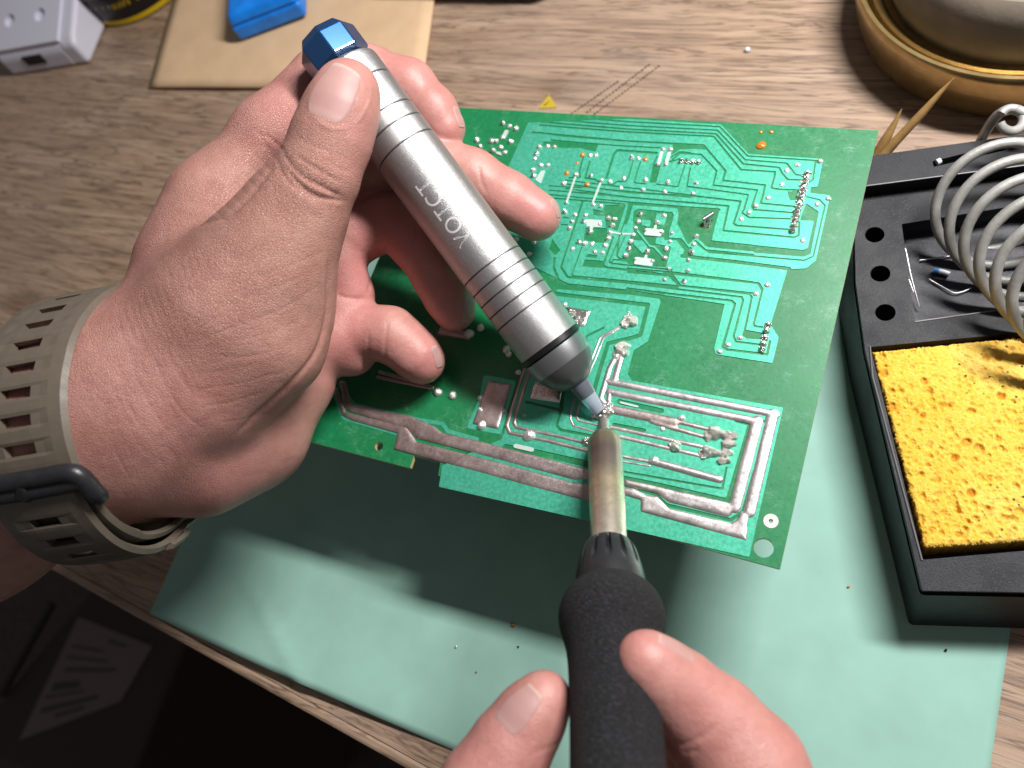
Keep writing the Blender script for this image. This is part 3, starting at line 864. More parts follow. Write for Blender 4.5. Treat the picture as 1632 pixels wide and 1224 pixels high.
# bamboo sticks
def stick(pts, rs, label):
    p = np.array([D(*q) for q in pts]); return tag(tube('bamboo_stick', p, rs, MAT['stick'], None, 8), label, 'stick', 'pointed bamboo sticks by the board')
dS = lambda x, y, z: proj(P(x, y, z))[2]
stick([(1392, 268, dS(1392, 268, 2.3)), (1425, 228, dS(1425, 228, 3.0)), (1470, 180, dS(1470, 180, 3.9)), (1500, 146, dS(1500, 146, 4.4)), (1520, 125, dS(1520, 125, 4.8))], [.17, .165, .14, .08, .02], 'longer brown pointed stick slanting towards the brass tray')
stick([(1392, 255, dS(1392, 255, 2.2)), (1410, 225, dS(1410, 225, 2.8)), (1426, 196, dS(1426, 196, 3.3)), (1437, 174, dS(1437, 174, 3.7))], [.19, .18, .10, .02], 'shorter brown pointed stick at the board corner')
# ================================================================ circuit board
ZB = 5.0
ZOOM = dict(A=(720, 160, 4.08), B=(1000, 180, 4.08), C=(800, 440, 4.08), Dz=(860, 600, 3.709), E=(480, 440, 3.6), F=(1080, 420, 5.1),
            G=(730, 165, 8.16), H=(900, 190, 8.16), I=(880, 310, 8.16), J=(1000, 320, 8.16), K=(780, 560, 7.418), L=(500, 540, 6.277), X=(0, 0, 1))
def zp(k, pts):
    x0, y0, s = ZOOM[k]
    return np.array([P(x0 + x / s, y0 + y / s, ZB)[:2] for x, y in pts])
def zw(k, w, pts):                        # width in zoom pixels -> cm at mid line
    x0, y0, s = ZOOM[k]
    m = np.mean(np.array(pts), 0)
    return w / s * proj(P(x0 + m[0] / s, y0 + m[1] / s, ZB))[2] / F_PX

board = thing('circuit_board', (-8.8, 10.3, .3), 'green printed circuit board with silvery tinned tracks, solder side up', 'circuit board')
H_ = .032
us, vs, U, V_ = grid_field(-17.2, -.5, 2.7, 17.7, H_)
BL_c, TR_c, BR_c = P(480, 700.5, ZB), P(1400, 208, ZB), P(1243, 907, ZB)
TL_c = np.array([BL_c[0] + .1, P(735, 172, ZB)[1], 0])
outl = [BL_c[:2], P(653, 746, ZB)[:2], P(660, 726, ZB)[:2], P(702, 737, ZB)[:2], P(698, 758, ZB)[:2], BR_c[:2], TR_c[:2], TL_c[:2]]
Fs = poly_sdf(U, V_, np.array(outl))
def hole(px, py, r):
    c = P(px, py, ZB); return np.hypot(U - c[0], V_ - c[1]) - r
Fs = np.minimum(Fs, hole(604, 711, .15)); Fs = np.minimum(Fs, hole(1217, 873, .26)); Fs = np.minimum(Fs, hole(1228.5, 830.5, .05))
(vv, ff), = field_plate(Fs, us, vs, ZB, ZB - .16)[:1]
sub = mk('substrate', vv, ff, MAT['substrate'], board, smooth=True, sharp=40)
sub.data.materials.append(MAT['board_edge'])
mi = [1 if abs(p.normal.z) < .6 else 0 for p in sub.data.polygons]
sub.data.polygons.foreach_set('material_index', mi)

# copper under the mask: add / cut operations
F = np.full(U.shape, -1e3, np.float32)
def box_of(p, m):
    i0 = max(0, int((p[:, 0].min() - m - us[0]) / H_)); i1 = min(len(us), int((p[:, 0].max() + m - us[0]) / H_) + 2)
    j0 = max(0, int((p[:, 1].min() - m - vs[0]) / H_)); j1 = min(len(vs), int((p[:, 1].max() + m - vs[0]) / H_) + 2)
    return slice(i0, i1), slice(j0, j1)
def op(mode, k, pts, w=None):
    p = zp(k, pts)
    ww = 0 if w is None else zw(k, w, pts) / 2
    b = box_of(p, ww + .3)
    if mode == '-' and w is not None: ww = max(ww * 1.3, .026)
    s = poly_sdf(U[b], V_[b], p) if w is None else ww - seg_dist(U[b], V_[b], p)
    F[b] = np.maximum(F[b], s) if mode == '+' else np.minimum(F[b], -s)
add = lambda k, pts, w=None: op('+', k, pts, w)
cut = lambda k, pts, w=None: op('-', k, pts, w)

add('X', [(842, 196), (1000, 190), (1149, 199), (1193, 246), (1312, 254), (1303, 298), (1292, 299), (1291, 308), (1323, 312), (1300, 416), (1285, 428), (1255, 430),
          (1228, 518), (1241, 538), (1231, 579), (1141, 565), (1138, 557), (1155, 485), (1000, 462), (905, 452), (880, 440), (800, 400), (800, 290)])
add('X', [(886, 461), (1050, 474), (1053, 481), (1032, 546), (1010, 560), (1001, 597), (1007, 607), (1248, 650), (1194, 888), (700, 776), (705, 742), (800, 700), (836, 595), (880, 500)])
# upper bundles
cut('B', [(-520, 20), (0, 60), (600, 93), (780, 283), (1240, 314)], 9)
cut('B', [(-540, 42), (0, 85), (585, 116), (765, 308), (1035, 330), (1095, 405), (1160, 412)], 9)
cut('B', [(-560, 62), (0, 108), (575, 139), (752, 335), (985, 358), (1005, 395), (1040, 435), (1130, 440)], 10)
cut('B', [(-570, 82), (0, 127), (560, 156), (738, 372), (960, 386), (955, 420), (935, 490), (985, 500), (1110, 505)], 10)
cut('B', [(-620, 128), (0, 186), (495, 212), (638, 380), (620, 442), (895, 472), (880, 545), (865, 590), (1090, 612)], 10)
cut('B', [(295, 208), (500, 215), (520, 242), (430, 236), (340, 240), (285, 278)])
cut('B', [(240, 318), (280, 318), (340, 265), (480, 273), (580, 380), (557, 473), (845, 504), (808, 610), (820, 632), (1080, 652)], 9)
cut('B', [(385, 480), (530, 500), (785, 535), (760, 625), (745, 652), (790, 682), (1060, 692)], 9)
cut('B', [(-400, 465), (0, 520), (450, 545), (737, 578), (690, 722), (710, 735), (1060, 762)], 10)
cut('B', [(-400, 495), (0, 551), (658, 608), (622, 768), (1085, 812), (1112, 800), (1118, 715)], 10)
cut('B', [(-400, 440), (-30, 485), (440, 540)], 8)
cut('B', [(1250, 330), (1222, 320), (1205, 440), (1175, 455)], 9)
cut('B', [(1040, 515), (1110, 512), (1100, 570), (1055, 570)])
cut('B', [(320, 612), (598, 634), (545, 834), (1145, 893), (1172, 880), (1212, 705), (1120, 700), (1160, 588), (1245, 645), (1190, 920), (1145, 938), (520, 885), (460, 800), (395, 860), (322, 715), (338, 660)])
cut('B', [(455, 845), (530, 908), (1150, 962), (1208, 935), (1284, 605), (1250, 568), (1165, 548)], 9)
cut('B', [(355, 932), (700, 970), (1050, 1015)], 20)
# copper areas of the upper middle
cut('H', [(-200, 200), (0, 228), (700, 285), (1632, 340)], 14)
cut('H', [(-180, 275), (0, 292), (720, 352), (1240, 378)], 14)
cut('H', [(0, 290), (450, 320), (400, 430), (200, 380), (0, 380), (-300, 350), (-280, 300)])
cut('H', [(540, 770), (640, 460), (690, 410), (1200, 445)], 26)
cut('H', [(240, 500), (190, 690), (200, 760), (60, 770)], 20); cut('H', [(325, 560), (265, 770), (400, 790), (450, 830)], 20)
cut('H', [(890, 540), (830, 760), (790, 820), (690, 815), (620, 860), (540, 855)], 16)
cut('H', [(985, 560), (905, 815), (920, 835), (1050, 845)], 14)
cut('H', [(1150, 590), (1250, 610), (1190, 830), (1100, 830)]); cut('H', [(1200, 490), (1150, 600)], 18)
cut('H', [(1190, 850), (1470, 885), (1560, 610)], 14); cut('H', [(1632, 640), (1590, 880), (1632, 890)], 16)
cut('H', [(1380, 500), (1490, 430), (1632, 440)], 14); cut('H', [(1380, 565), (1490, 520)], 12)
cut('H', [(-200, 870), (0, 885), (230, 895)], 13); cut('H', [(380, 905), (1000, 960), (1632, 1020)], 12)
cut('H', [(-200, 930), (0, 945), (900, 1030), (1632, 1095)], 11); cut('H', [(-200, 985), (0, 1005), (800, 1080), (1632, 1150)], 11)
cut('I', [(-20, 50), (940, 130)], 16)
# cluster left
cut('I', [(395, 95), (115, 945), (200, 1078), (700, 1125), (1632, 1205)], 24)
cut('I', [(385, 690), (256, 1048), (275, 1064), (1632, 1192)], 14)
cut('I', [(530, 195), (650, 215), (690, 140), (960, 140), (850, 480), (760, 440), (430, 440), (420, 600), (720, 600), (690, 300), (540, 270)])
cut('I', [(430, 450), (720, 450), (690, 640), (520, 620), (410, 590)])
cut('I', [(420, 850), (590, 860), (670, 870), (660, 960), (390, 940)]); cut('I', [(470, 780), (590, 790), (580, 830), (430, 815)])
cut('I', [(1000, 120), (960, 300), (870, 560), (840, 800)], 14); cut('I', [(790, 560), (665, 920), (690, 950), (1560, 1060)], 24)
cut('I', [(880, 540), (740, 880), (770, 900), (1560, 985)], 16); cut('I', [(940, 560), (840, 800), (880, 840), (1000, 830), (1070, 880), (800, 850), (780, 880)], 14)
cut('I', [(0, 580), (105, 730), (40, 800), (-40, 700)]); cut('I', [(140, 300), (215, 310)], 14); cut('I', [(120, 395), (200, 400)], 14)
cut('I', [(30, 830), (20, 950), (90, 1130), (60, 1200)], 26)
# cluster right
cut('J', [(78, 145), (140, 110), (585, 152), (607, 198), (545, 400), (540, 480), (380, 480), (360, 562), (500, 588), (570, 602), (500, 872), (0, 822), (0, 560), (90, 370), (70, 250)])
cut('J', [(40, 35), (130, 48), (1190, 122)], 30); cut('J', [(60, 40), (-20, 300)], 30)
cut('J', [(655, 110), (1185, 130), (1095, 520), (1632, 575), (1632, 660), (1000, 620), (900, 500), (860, 460), (820, 500), (645, 290), (665, 190)])
cut('J', [(480, 480), (640, 490), (700, 490), (800, 610), (730, 640), (640, 520), (480, 515)]); cut('J', [(720, 700), (740, 640), (830, 600), (860, 700), (830, 740), (720, 735)])
cut('J', [(880, 530), (1000, 630), (1632, 700)], 26); cut('J', [(850, 735), (1632, 820)], 26)
cut('J', [(0, 882), (600, 935), (1632, 1062)], 18); cut('J', [(0, 932), (600, 985), (690, 1106), (1632, 1206)], 18)
add('J', [(385, 165), (520, 182), (478, 325), (345, 300)]); add('J', [(190, 248), (305, 262), (288, 345), (180, 322)])
add('J', [(130, 390), (290, 592), (350, 602), (470, 735)], 26); add('J', [(80, 515), (200, 522), (262, 610), (200, 690), (90, 580)])
add('J', [(900, 500), (1030, 620), (1632, 680)], 34)
add('I', [(540, 275), (690, 285), (680, 340), (530, 330)]); add('I', [(440, 830), (590, 848), (610, 780)], 26)
# lower bundle F / C
cut('F', [(-110, 80), (0, 90), (660, 164), (690, 210), (618, 495), (628, 512), (690, 520)], 13)
cut('F', [(635, 150), (670, 160), (695, 205), (680, 225)])
cut('F', [(-60, 112), (15, 182), (585, 250), (603, 275), (548, 535)], 13); cut('F', [(540, 540), (695, 565), (668, 620), (560, 612), (522, 585)])
cut('F', [(-410, 160), (0, 212), (520, 275), (532, 300), (455, 590), (472, 637), (670, 662)], 13)
cut('F', [(-410, 205), (0, 256), (440, 305), (467, 332), (366, 680), (402, 702), (690, 736)], 15)
cut('F', [(750, 635), (728, 742), (540, 718)], 16)
cut('C', [(330, 45), (400, 62), (820, 112), (1035, 142)], 16); cut('C', [(330, 110), (370, 120), (950, 190), (900, 385), (850, 402), (690, 440), (640, 600), (600, 745)], 22)
cut('C', [(660, 340), (555, 390), (530, 470)], 12); cut('C', [(945, 435), (860, 490), (822, 640)], 4)
cut('K', [(860, 500), (840, 720), (797, 880), (842, 932), (1270, 1012)], 26)
cut('K', [(0, 930), (150, 960), (280, 560), (330, 330)], 40); cut('K', [(440, 600), (860, 700), (880, 420)], 26)
cut('Dz', [(470, 150), (720, 205)], 24); cut('Dz', [(440, 285), (620, 320)], 16)
cut('Dz', [(480, 596), (700, 640), (1112, 735), (1245, 282), (1165, 262)], 20); cut('Dz', [(470, 560), (1080, 665), (1105, 540)], 10)
cut('Dz', [(0, 455), (290, 520)], 30); cut('Dz', [(-200, 420), (0, 455)], 30)
cut('Dz', [(1346, 240), (1338, 330), (1203, 800), (1130, 850), (750, 760), (690, 700), (490, 640)], 16)
cut('Dz', [(440, 105), (1300, 262), (1340, 270)], 12)
plates = field_plate(F, us, vs, ZB + .022, ZB, min_area=.02, split=True)
plates.sort(key=lambda q: -len(q[1]))
for (vv, ff) in plates[:140]:
    mk('copper_track', vv, ff, MAT['copper'], board, smooth=True, sharp=30)

# narrow masked outlines left of the lower area
for k, pts, w in (('L', [(250, 450), (400, 655), (990, 800), (1290, 850), (1345, 925), (1632, 1005)], 40), ('L', [(190, 520), (300, 790), (830, 945)], 40), ('E', [(1060, 585), (1215, 615), (1135, 890), (970, 860), (1040, 700), (1060, 585)], 34)):
    F[:] = -1e3; add(k, pts, w)
    for (vv, ff) in field_plate(F, us, vs, ZB + .008, ZB, min_area=.02):
        mk('copper_track', vv, ff, MAT['copper'], board, smooth=True, sharp=30)

# tinned tracks: bulged solder-coated copper
def tinned(name, parts, mat, height=.06, lump=.012, h=.045, seed=0, edge=.1):
    height = height * .40 + .010; lump *= .22
    allp = np.vstack([zp(k, pts) for k, pts, w in parts])
    u2, v2, A, B = grid_field(allp[:, 0].min() - .5, allp[:, 0].max() + .5, allp[:, 1].min() - .5, allp[:, 1].max() + .5, h)
    Ft = np.full(A.shape, -1e3, np.float32)
    for k, pts, w in parts:
        p = zp(k, pts)
        Ft = np.maximum(Ft, poly_sdf(A, B, p) if w is None else zw(k, w, pts) / 2 - seg_dist(A, B, p))
    r2 = np.random.default_rng(seed)
    out = field_plate(Ft, u2, v2, 0, 0)
    if not out: return
    vv, ff = out[0]
    d = np.full(len(vv), -1e3)
    for k, pts, w in parts:
        p = zp(k, pts)
        d = np.maximum(d, poly_sdf(vv[:, 0], vv[:, 1], p) if w is None else zw(k, w, pts) / 2 - seg_dist(vv[:, 0], vv[:, 1], p))
    d = np.maximum(d, 0)
    x, y = vv[:, 0], vv[:, 1]
    wob = sum(np.sin(x * r2.uniform(1, 6) + y * r2.uniform(1, 6) * r2.choice([-1, 1]) + r2.uniform(0, 6)) for _ in range(8)) / 4
    zz = ZB + .02 + height * np.sqrt(np.clip(d / edge, 0, 1)) + lump * .6 * wob * np.clip(d / .15, 0, 1)
    rim = {a for f in ff if len(f) == 4 for a in f[2:]} if False else None
    # skirt vertices are the second copies at the end of the list
    top_n = max(max(f) for f in ff[:1]) if False else None
    key = {}
    sk = np.zeros(len(vv), bool)
    for q in range(len(vv)):
        kk = (round(vv[q, 0], 5), round(vv[q, 1], 5))
        if kk in key: sk[q] = True
        else: key[kk] = q
    vv = vv.copy(); vv[:, 2] = np.where(sk, ZB - .002, zz)
    mk(name, vv, ff, MAT[mat], board, smooth=True, sharp=70)

TT, TB = 'tinned', 'tinnedbright'
tinned('tinned_track', [('Dz', [(400, 30), (1400, 226)], 46), ('Dz', [(1380, 222), (1241, 800)], 70), ('Dz', [(480, 655), (560, 662), (630, 700), (700, 712), (720, 740), (600, 735), (490, 700)], None), ('Dz', [(1190, 800), (1240, 800), (1225, 972), (1120, 930)], None), ('Dz', [(600, 705), (700, 715), (765, 778), (1130, 865), (1195, 830), (1225, 972), (595, 800)], None), ('C', [(782, 500), (728, 690)], 44)], TB, .075, .022, seed=1)
tinned('tinned_track', [('Dz', [(410, 92), (1295, 268)], 46), ('Dz', [(1286, 266), (1154, 775)], 70), ('Dz', [(500, 605), (700, 650), (1140, 750), (1180, 770), (1115, 835), (760, 745), (690, 690), (500, 645)], None)], TB, .07, .022, seed=2)
tinned('tinned_track', [('X', [(541, 607), (551, 608), (560, 644), (655, 663), (693, 680), (705, 690), (760, 702), (860, 728), (945, 750), (950, 764), (915, 765), (870, 753), (760, 723), (665, 699), (650, 684), (560, 657), (549, 650)], None)], TT, .05, .03, seed=3)
tinned('tinned_track', [('X', [(531, 618), (538, 618), (551, 657), (648, 681), (655, 690), (664, 704), (760, 728), (865, 756), (912, 769), (985, 775), (985, 812), (860, 779), (740, 746), (700, 736), (628, 716), (634, 691), (560, 670), (545, 662)], None)], TT, .05, .03, seed=4)
tinned('tinned_track', [('L', [(660, 335), (1010, 425), (1190, 490)], 36)], TT, .05, .02, seed=5); tinned('tinned_track', [('L', [(640, 385), (1160, 490)], 34)], TT, .05, .02, seed=6)
tinned('solder_pad', [('E', [(1075, 598), (1207, 622), (1130, 878), (983, 848), (1040, 700)], None)], TT, .05, .05, seed=7)
tinned('solder_pad', [('K', [(535, 360), (870, 400), (835, 612), (478, 560)], None)], 'lump', .09, .07, seed=8)
tinned('tinned_track', [('K', [(420, 215), (205, 880), (240, 965), (700, 1060), (1190, 1185)], 48)], TT, .06, .02, seed=9)
tinned('tinned_track', [('K', [(480, 235), (290, 850), (320, 900), (800, 1000), (1190, 1095)], 44)], TT, .06, .02, seed=10)
tinned('tinned_track', [('K', [(1010, 560), (955, 790), (990, 880), (1290, 965)], 26)], TT, .05, .02, seed=11)
tinned('tinned_track', [('K', [(1075, 585), (1030, 780), (1060, 822), (1300, 880)], 26)], TT, .05, .02, seed=12)
tinned('tinned_track', [('C', [(830, 290), (770, 330), (640, 400), (600, 500), (540, 650)], 17)], TB, .06, .02, seed=13)
tinned('tinned_track', [('C', [(800, 320), (660, 405), (625, 500), (560, 650)], 12)], TB, .06, .02, seed=14)
tinned('tinned_track', [('C', [(765, 480), (700, 600), (640, 800), (690, 850)], 38)], TB, .08, .04, seed=15)
tinned('tinned_track', [('C', [(700, 745), (690, 850)], 34), ('Dz', [(425, 195), (800, 272)], 58), ('Dz', [(790, 262), (1010, 316)], 28), ('Dz', [(660, 268), (800, 310), (970, 356)], 28)], TT, .075, .03, seed=16)
tinned('tinned_track', [('Dz', [(420, 300), (780, 378), (1000, 425)], 27)], TB, .06, .02, seed=17); tinned('tinned_track', [('Dz', [(420, 342), (960, 472)], 27)], TB, .06, .02, seed=18)
tinned('tinned_track', [('Dz', [(470, 470), (660, 505)], 24)], TB, .05, .02, seed=19)
tinned('tinned_track', [('Dz', [(470, 500), (650, 530)], 14)], TB, .05, .02, seed=23)
tinned('tinned_track', [('Dz', [(665, 502), (1062, 610)], 48)], TB, .12, .02, seed=20)
tinned('solder_pad', [('C', [(405, 195), (578, 228), (540, 330), (500, 330)], None)], 'lump', .07, .05, seed=21)
tinned('solder_pad', [('E', [(800, 290), (1000, 330), (960, 365), (780, 340)], None)], TT, .05, .03, seed=22)

# solder joints
dome_cache = {}
def joint(k, x, y, rp, mat='solder', hgt=.8, pin=None, seed=None, name='solder_joint'):
    x0, y0, s = ZOOM[k]
    c = P(x0 + x / s, y0 + y / s, ZB); r = rp / s * proj(c)[2] / F_PX
    key = (mat, round(hgt, 2), random.randrange(4) if seed is None else seed, name)
    if key not in dome_cache:
        rr = np.random.default_rng(abs(hash(key[1:3])) % 9999)
        lumpy = mat == 'lump'
        V = []; Fc = []; n = 22 if lumpy else 14; prof = [(1.0, -.02), (.98, .12), (.86, .40), (.62, .68), (.34, .90), (.12, 1.0)]
        if lumpy: prof = [(1.05, -.02), (1.0, .14), (.93, .36), (.82, .55), (.66, .72), (.48, .86), (.30, .95), (.12, 1.0)]
        pk = [(rr.uniform(-.6, .6), rr.uniform(-.6, .6), rr.uniform(-.55, .5), rr.uniform(.18, .4)) for _ in range(9)]
        for (a, b) in prof:
            for i in range(n):
                t = 2 * math.pi * i / n
                q = 1 + .08 * math.sin(2 * t + key[2]) + .05 * math.sin(3 * t + 2 * key[2])
                if lumpy: q += .10 * math.sin(5 * t + key[2] * 1.7) + .06 * math.sin(7 * t)
                x_, y_ = a * q * math.cos(t), a * q * math.sin(t)
                z_ = b * hgt * (1 + .1 * math.sin(t + key[2]))
                if lumpy and b > 0: z_ += sum(h_ * hgt * math.exp(-((x_ - u_) ** 2 + (y_ - v_) ** 2) / w_ ** 2) for u_, v_, h_, w_ in pk) * min(1, b * 2)
                V.append((x_, y_, max(z_, -.02)))
        for j in range(len(prof) - 1):
            for i in range(n):
                Fc.append((j * n + i, j * n + (i + 1) % n, (j + 1) * n + (i + 1) % n, (j + 1) * n + i))
        Fc.append(tuple(range((len(prof) - 1) * n, len(prof) * n)))
        me = bpy.data.meshes.new(name); me.from_pydata(V, [], Fc); me.materials.append(MAT[mat])
        me.polygons.foreach_set('use_smooth', [True] * len(me.polygons)); me['unit'] = 1
        dome_cache[key] = me
    o = bpy.data.objects.new(name, dome_cache[key]); COL.objects.link(o); o.parent = board
    o.location = Vector(c - wloc(board)) + Vector((0, 0, .008)); o.scale = (r, r, r); o.rotation_euler = (0, 0, random.uniform(0, 6.28))
    if pin:
        tube('pin_stub', [c + np.array([0, 0, r * .6]), c + np.array([random.uniform(-.04, .04), random.uniform(-.04, .04), r * hgt + pin])], .035, MAT['lead'], o and board, 7)
    return o
JA = [(335,150),(420,185),(375,168),(330,240),(385,270),(260,265),(290,265),(165,260),(185,300),(320,305),(270,330),(345,340),(570,305),(625,300),(668,305),(552,350),(540,382),(580,425),(625,425),(530,455),(535,492),
      (900,360),(937,358),(810,485),(730,540),(905,490),(975,522),(1030,530),(1120,510),(1100,572),(1170,377),(1215,380),(1375,320),(1420,320),(1340,415),(1390,418),(1262,520),(1245,582),(1405,535),(1385,597),(1590,540),(1570,607),
      (745,668),(920,680),(970,690),(735,728),(800,745),(785,790),(768,832),(870,748),(862,792),(1018,768),(1060,772),(965,808),(1045,815),(900,856),(1030,862),(1020,900),(1000,945),(980,992),(830,927),(865,932),(912,935),(930,985),(785,968),
      (1225,740),(1215,787),(1195,830),(1180,875),(1165,920),(1150,965),(1130,1010),(1380,750),(1335,795),(1265,847),(1365,857),(1432,865),(1420,920),(1395,965),(1385,1025),(1270,982),(1200,1032),(1305,1047),(1590,885),(1575,937),(1560,988),(1540,1040),(1535,1110),(1410,1095),(1385,1167),(1512,1182),(420,907),(535,925),(505,1002)]
for q, (x, y) in enumerate(JA):
    joint('A', x, y, random.uniform(16, 21), hgt=random.uniform(.7, 1.15), pin=.05 if q % 5 == 0 else None)
for (x, y) in ((850, 355), (748, 475), (1260, 385), (880, 548)): joint('A', x, y, 20, 'flux', .6, name='flux_blob')
for (x, y) in ((1255, 315), (1105, 340), (1035, 377), (1005, 467), (915, 553), (835, 606), (790, 648), (740, 691), (1305, 560), (1235, 597), (1140, 832), (910, 1120), (835, 1178)):
    joint('B', x, y, 20, hgt=random.uniform(.6, .9))
for q in range(12):
    t = q / 11
    joint('B', 1172 - 97 * t, 397 + 372 * t, 24, 'lump', 1.1, pin=.09)
    joint('B', 1140 - 85 * t, 412 + 362 * t, 11, 'lump', 1.3)
for q in range(4): joint('B', 352 + 37 * q, 318 + 3 * q, 19, 'lump', 1.1, pin=.06)
for (x, y) in ((730, 177), (635, 246), (505, 606), (410, 663), (340, 717)): joint('F', x, y, 26, hgt=.75)
for (x, y) in ((735, 502), (722, 549), (707, 610), (696, 655), (685, 700)): joint('F', x, y, 32, 'lump', 1.0, pin=.08)
joint('K', 470, 1000, 78, hgt=.8); joint('K', 1165, 1068, 62, 'lump', .8); joint('K', 352, 255, 32); joint('K', 415, 757, 26, 'lump', .35); joint('K', 186, 705, 30, 'lump', .8)
for (x, y, r) in ((1030, 297, 24), (785, 667, 27), (870, 685, 26), (1135, 630, 16), (1038, 857, 30), (965, 332, 30), (1180, 420, 26), (1190, 447, 22), (1030, 700, 20), (1030, 770, 20), (1245, 552, 16)):
    joint('E', x, y, r)
joint('Dz', 838, 248, 25); joint('Dz', 727, 312, 17); joint('Dz', 680, 498, 27)
for (x, y, r, h) in ((1042, 335, 46, .8), (1000, 352, 34, .7), (1100, 348, 34, .9), (1145, 352, 30, 1.0), (1112, 396, 36, .9), (1150, 400, 18, 1.), (800, 412, 38, .8), (985, 450, 44, .8), (1030, 450, 30, .8), (1090, 452, 32, .9), (1128, 450, 20, .9), (1075, 502, 26, .9), (1112, 498, 22, .9), (275, 388, 28, .8)):
    joint('Dz', x, y, r, 'lump', h)
for (x, y, r, h) in ((835, 290, 52, .7), (800, 315, 34, .7), (858, 305, 28, .9), (780, 470, 50, .7), (800, 505, 30, .8), (745, 520, 30, .6), (690, 850, 36, .9), (660, 880, 34, .9), (640, 905, 26, .8), (700, 885, 30, .8), (600, 910, 20, .8), (410, 187, 19, .8), (460, 245, 30, .7), (495, 290, 26, .7)):
    joint('C', x, y, r, 'lump' if r > 20 else 'solder', h)

# pale bars and links
def bar(k, pts, w=None, z=.04):
    p = zp(k, pts) if w is None else None
    F2 = None
    q = zp(k, pts)
    u2, v2, A, B = grid_field(q[:, 0].min() - .3, q[:, 0].max() + .3, q[:, 1].min() - .3, q[:, 1].max() + .3, .03)
    Fb = poly_sdf(A, B, q) if w is None else zw(k, w, pts) / 2 - seg_dist(A, B, q)
    for (vv, ff) in field_plate(Fb, u2, v2, ZB + z, ZB)[:1]:
        mk('link_bar', vv, ff, MAT['silk'], board, smooth=True, sharp=40)
bar('I', [(450, 328), (642, 340), (640, 432), (535, 428), (520, 490), (480, 485), (500, 425), (450, 420)])
bar('J', [(250, 360), (340, 372), (355, 320), (385, 325), (375, 378), (470, 385), (430, 472), (215, 452)])
bar('J', [(110, 738), (220, 750), (232, 705), (262, 710), (255, 752), (340, 765), (322, 858), (88, 830)])
bar('A', [(582, 462), (610, 458), (580, 545), (545, 520)]); bar('A', [(350, 195), (372, 200), (345, 255), (325, 240)]); bar('A', [(290, 335), (320, 340), (330, 365), (290, 350)])
bar('H', [(140, 760), (30, 1080)], 24); bar('H', [(465, 840), (368, 1090)], 26); bar('H', [(1262, 440), (1228, 570)], 44); bar('H', [(1360, 450), (1322, 580)], 44)
bar('I', [(790, 500), (905, 520)], 24); bar('I', [(905, 520), (1030, 520)], 24)
bar('X', [(822, 711), (848, 717)], 7, .03); bar('Dz', [(480, 155), (580, 180)], 12, .035)

# bare pad with hole, amber flux drops, stuck component legs
cp = P(1228.5, 830.5, ZB)
o = lathe('ring_pad', cp + np.array([0, 0, .001]), (0, 0, 1), [(0, .20), (.014, .19), (.014, .065), (0, .055)], m_simple('pale_tinned_pad', (.72, .62, .58), .5, .2), board, 28, cap0=False, cap1=False)
for (k, x, y, r) in (('B', 870, 212, 32), ('B', 868, 125, 12), ('B', 935, 124, 14), ('J', 1010, 330, 36), ('A', 815, 410, 14)):
    joint(k, x, y, r, 'flux', .45, name='flux_blob')
x0, y0, s_ = ZOOM['J']
def jp(x, y, z): return P(x0 + x / s_, y0 + y / s_, z)
tube('component_leg', [jp(985, 245, ZB + .22), jp(1115, 165, ZB + .22)], .075, MAT['lead'], board, 8)
tube('component_leg', [jp(1000, 255, ZB + .2), jp(1020, 340, ZB)], .05, MAT['lump'], board, 8); tube('component_leg', [jp(1070, 225, ZB + .2), jp(1045, 340, ZB)], .05, MAT['lump'], board, 8)
# parts on the hidden underside that carry the board
for (x, y, rx, ry, h) in ((-3.2, 14.6, 1.1, .7, 4.75), (-13.8, 14.2, .9, .9, 4.75), (-3.2, 7.0, .9, .9, 4.75), (-12.9, 6.6, 1.0, .8, 4.75), (-8, 10, 1.5, 1.1, 4.5)):
    prism('capacitor', [(x - rx, y - ry), (x + rx, y - ry), (x + rx, y + ry), (x - rx, y + ry)], ZB - .165 - h, ZB - .165, flat('capacitor_sleeve', (.02, .025, .05), .4), board, .15)
KD = (27 - 5.0) / (27 - 2.6)            # everything held above the board is measured relative to its surface
# ================================================================ desoldering pump
def axis_tool(E0, E1):
    a, b = D(*E0), D(*E1); d = (b - a) / np.linalg.norm(b - a)
    return a, d
class Axis:
    def __init__(s, E0, E1, smax):
        s.a, s.d = axis_tool(E0, E1)
        ss = np.linspace(-1, smax, 1500); s.ss = ss
        s.pp = proj_many(s.a + ss[:, None] * s.d)
        v = s.pp[-1, :2] - s.pp[0, :2]; s.v = v / np.linalg.norm(v)
        s.t = s.pp[:, :2] @ s.v
    def at(s, px, py):
        i = np.interp(np.array([px, py]) @ s.v, s.t, s.ss); return float(i)
    def prof(s, t, r):                  # t = coordinate along the projected axis, r in pixels
        sv = float(np.interp(t, s.t, s.ss)); dep = float(np.interp(t, s.t, s.pp[:, 2]))
        return sv, r * dep / F_PX
    def pt(s, q): return s.a + s.d * q
PA = Axis((955, 656, 26.15), (528, 79, 25.9), 18)
def q_(x, y): return float(np.array([x, y]) @ PA.v)
pump = thing('desoldering_pump', PA.pt(0), 'silver aluminium desoldering pump with blue cap held in the left hand', 'desoldering pump')
pr = lambda lst: [PA.prof(q_(*c), r) for c, r in lst]
camdir = CAM - PA.pt(8)
TOPT = q_(583, 165); 
tt = lambda t: -t                         # axis runs from tip to cap: projected coordinate grows towards the cap
T0 = q_(955, 656)
def tp(told): return T0 + (1091.5 + 3.5 - told)   # told: coordinate measured towards the tip, as read off the photograph
PR = lambda lst: [PA.prof(tp(t), r) for t, r in lst]
grooves = [464, 522, 548, 580, 808, 831, 852, 874, 896]
prof = [(406, 44), (409, 47), (413, 50), (418, 52)]
lst = [(968, 52.5), (958, 53.8)]
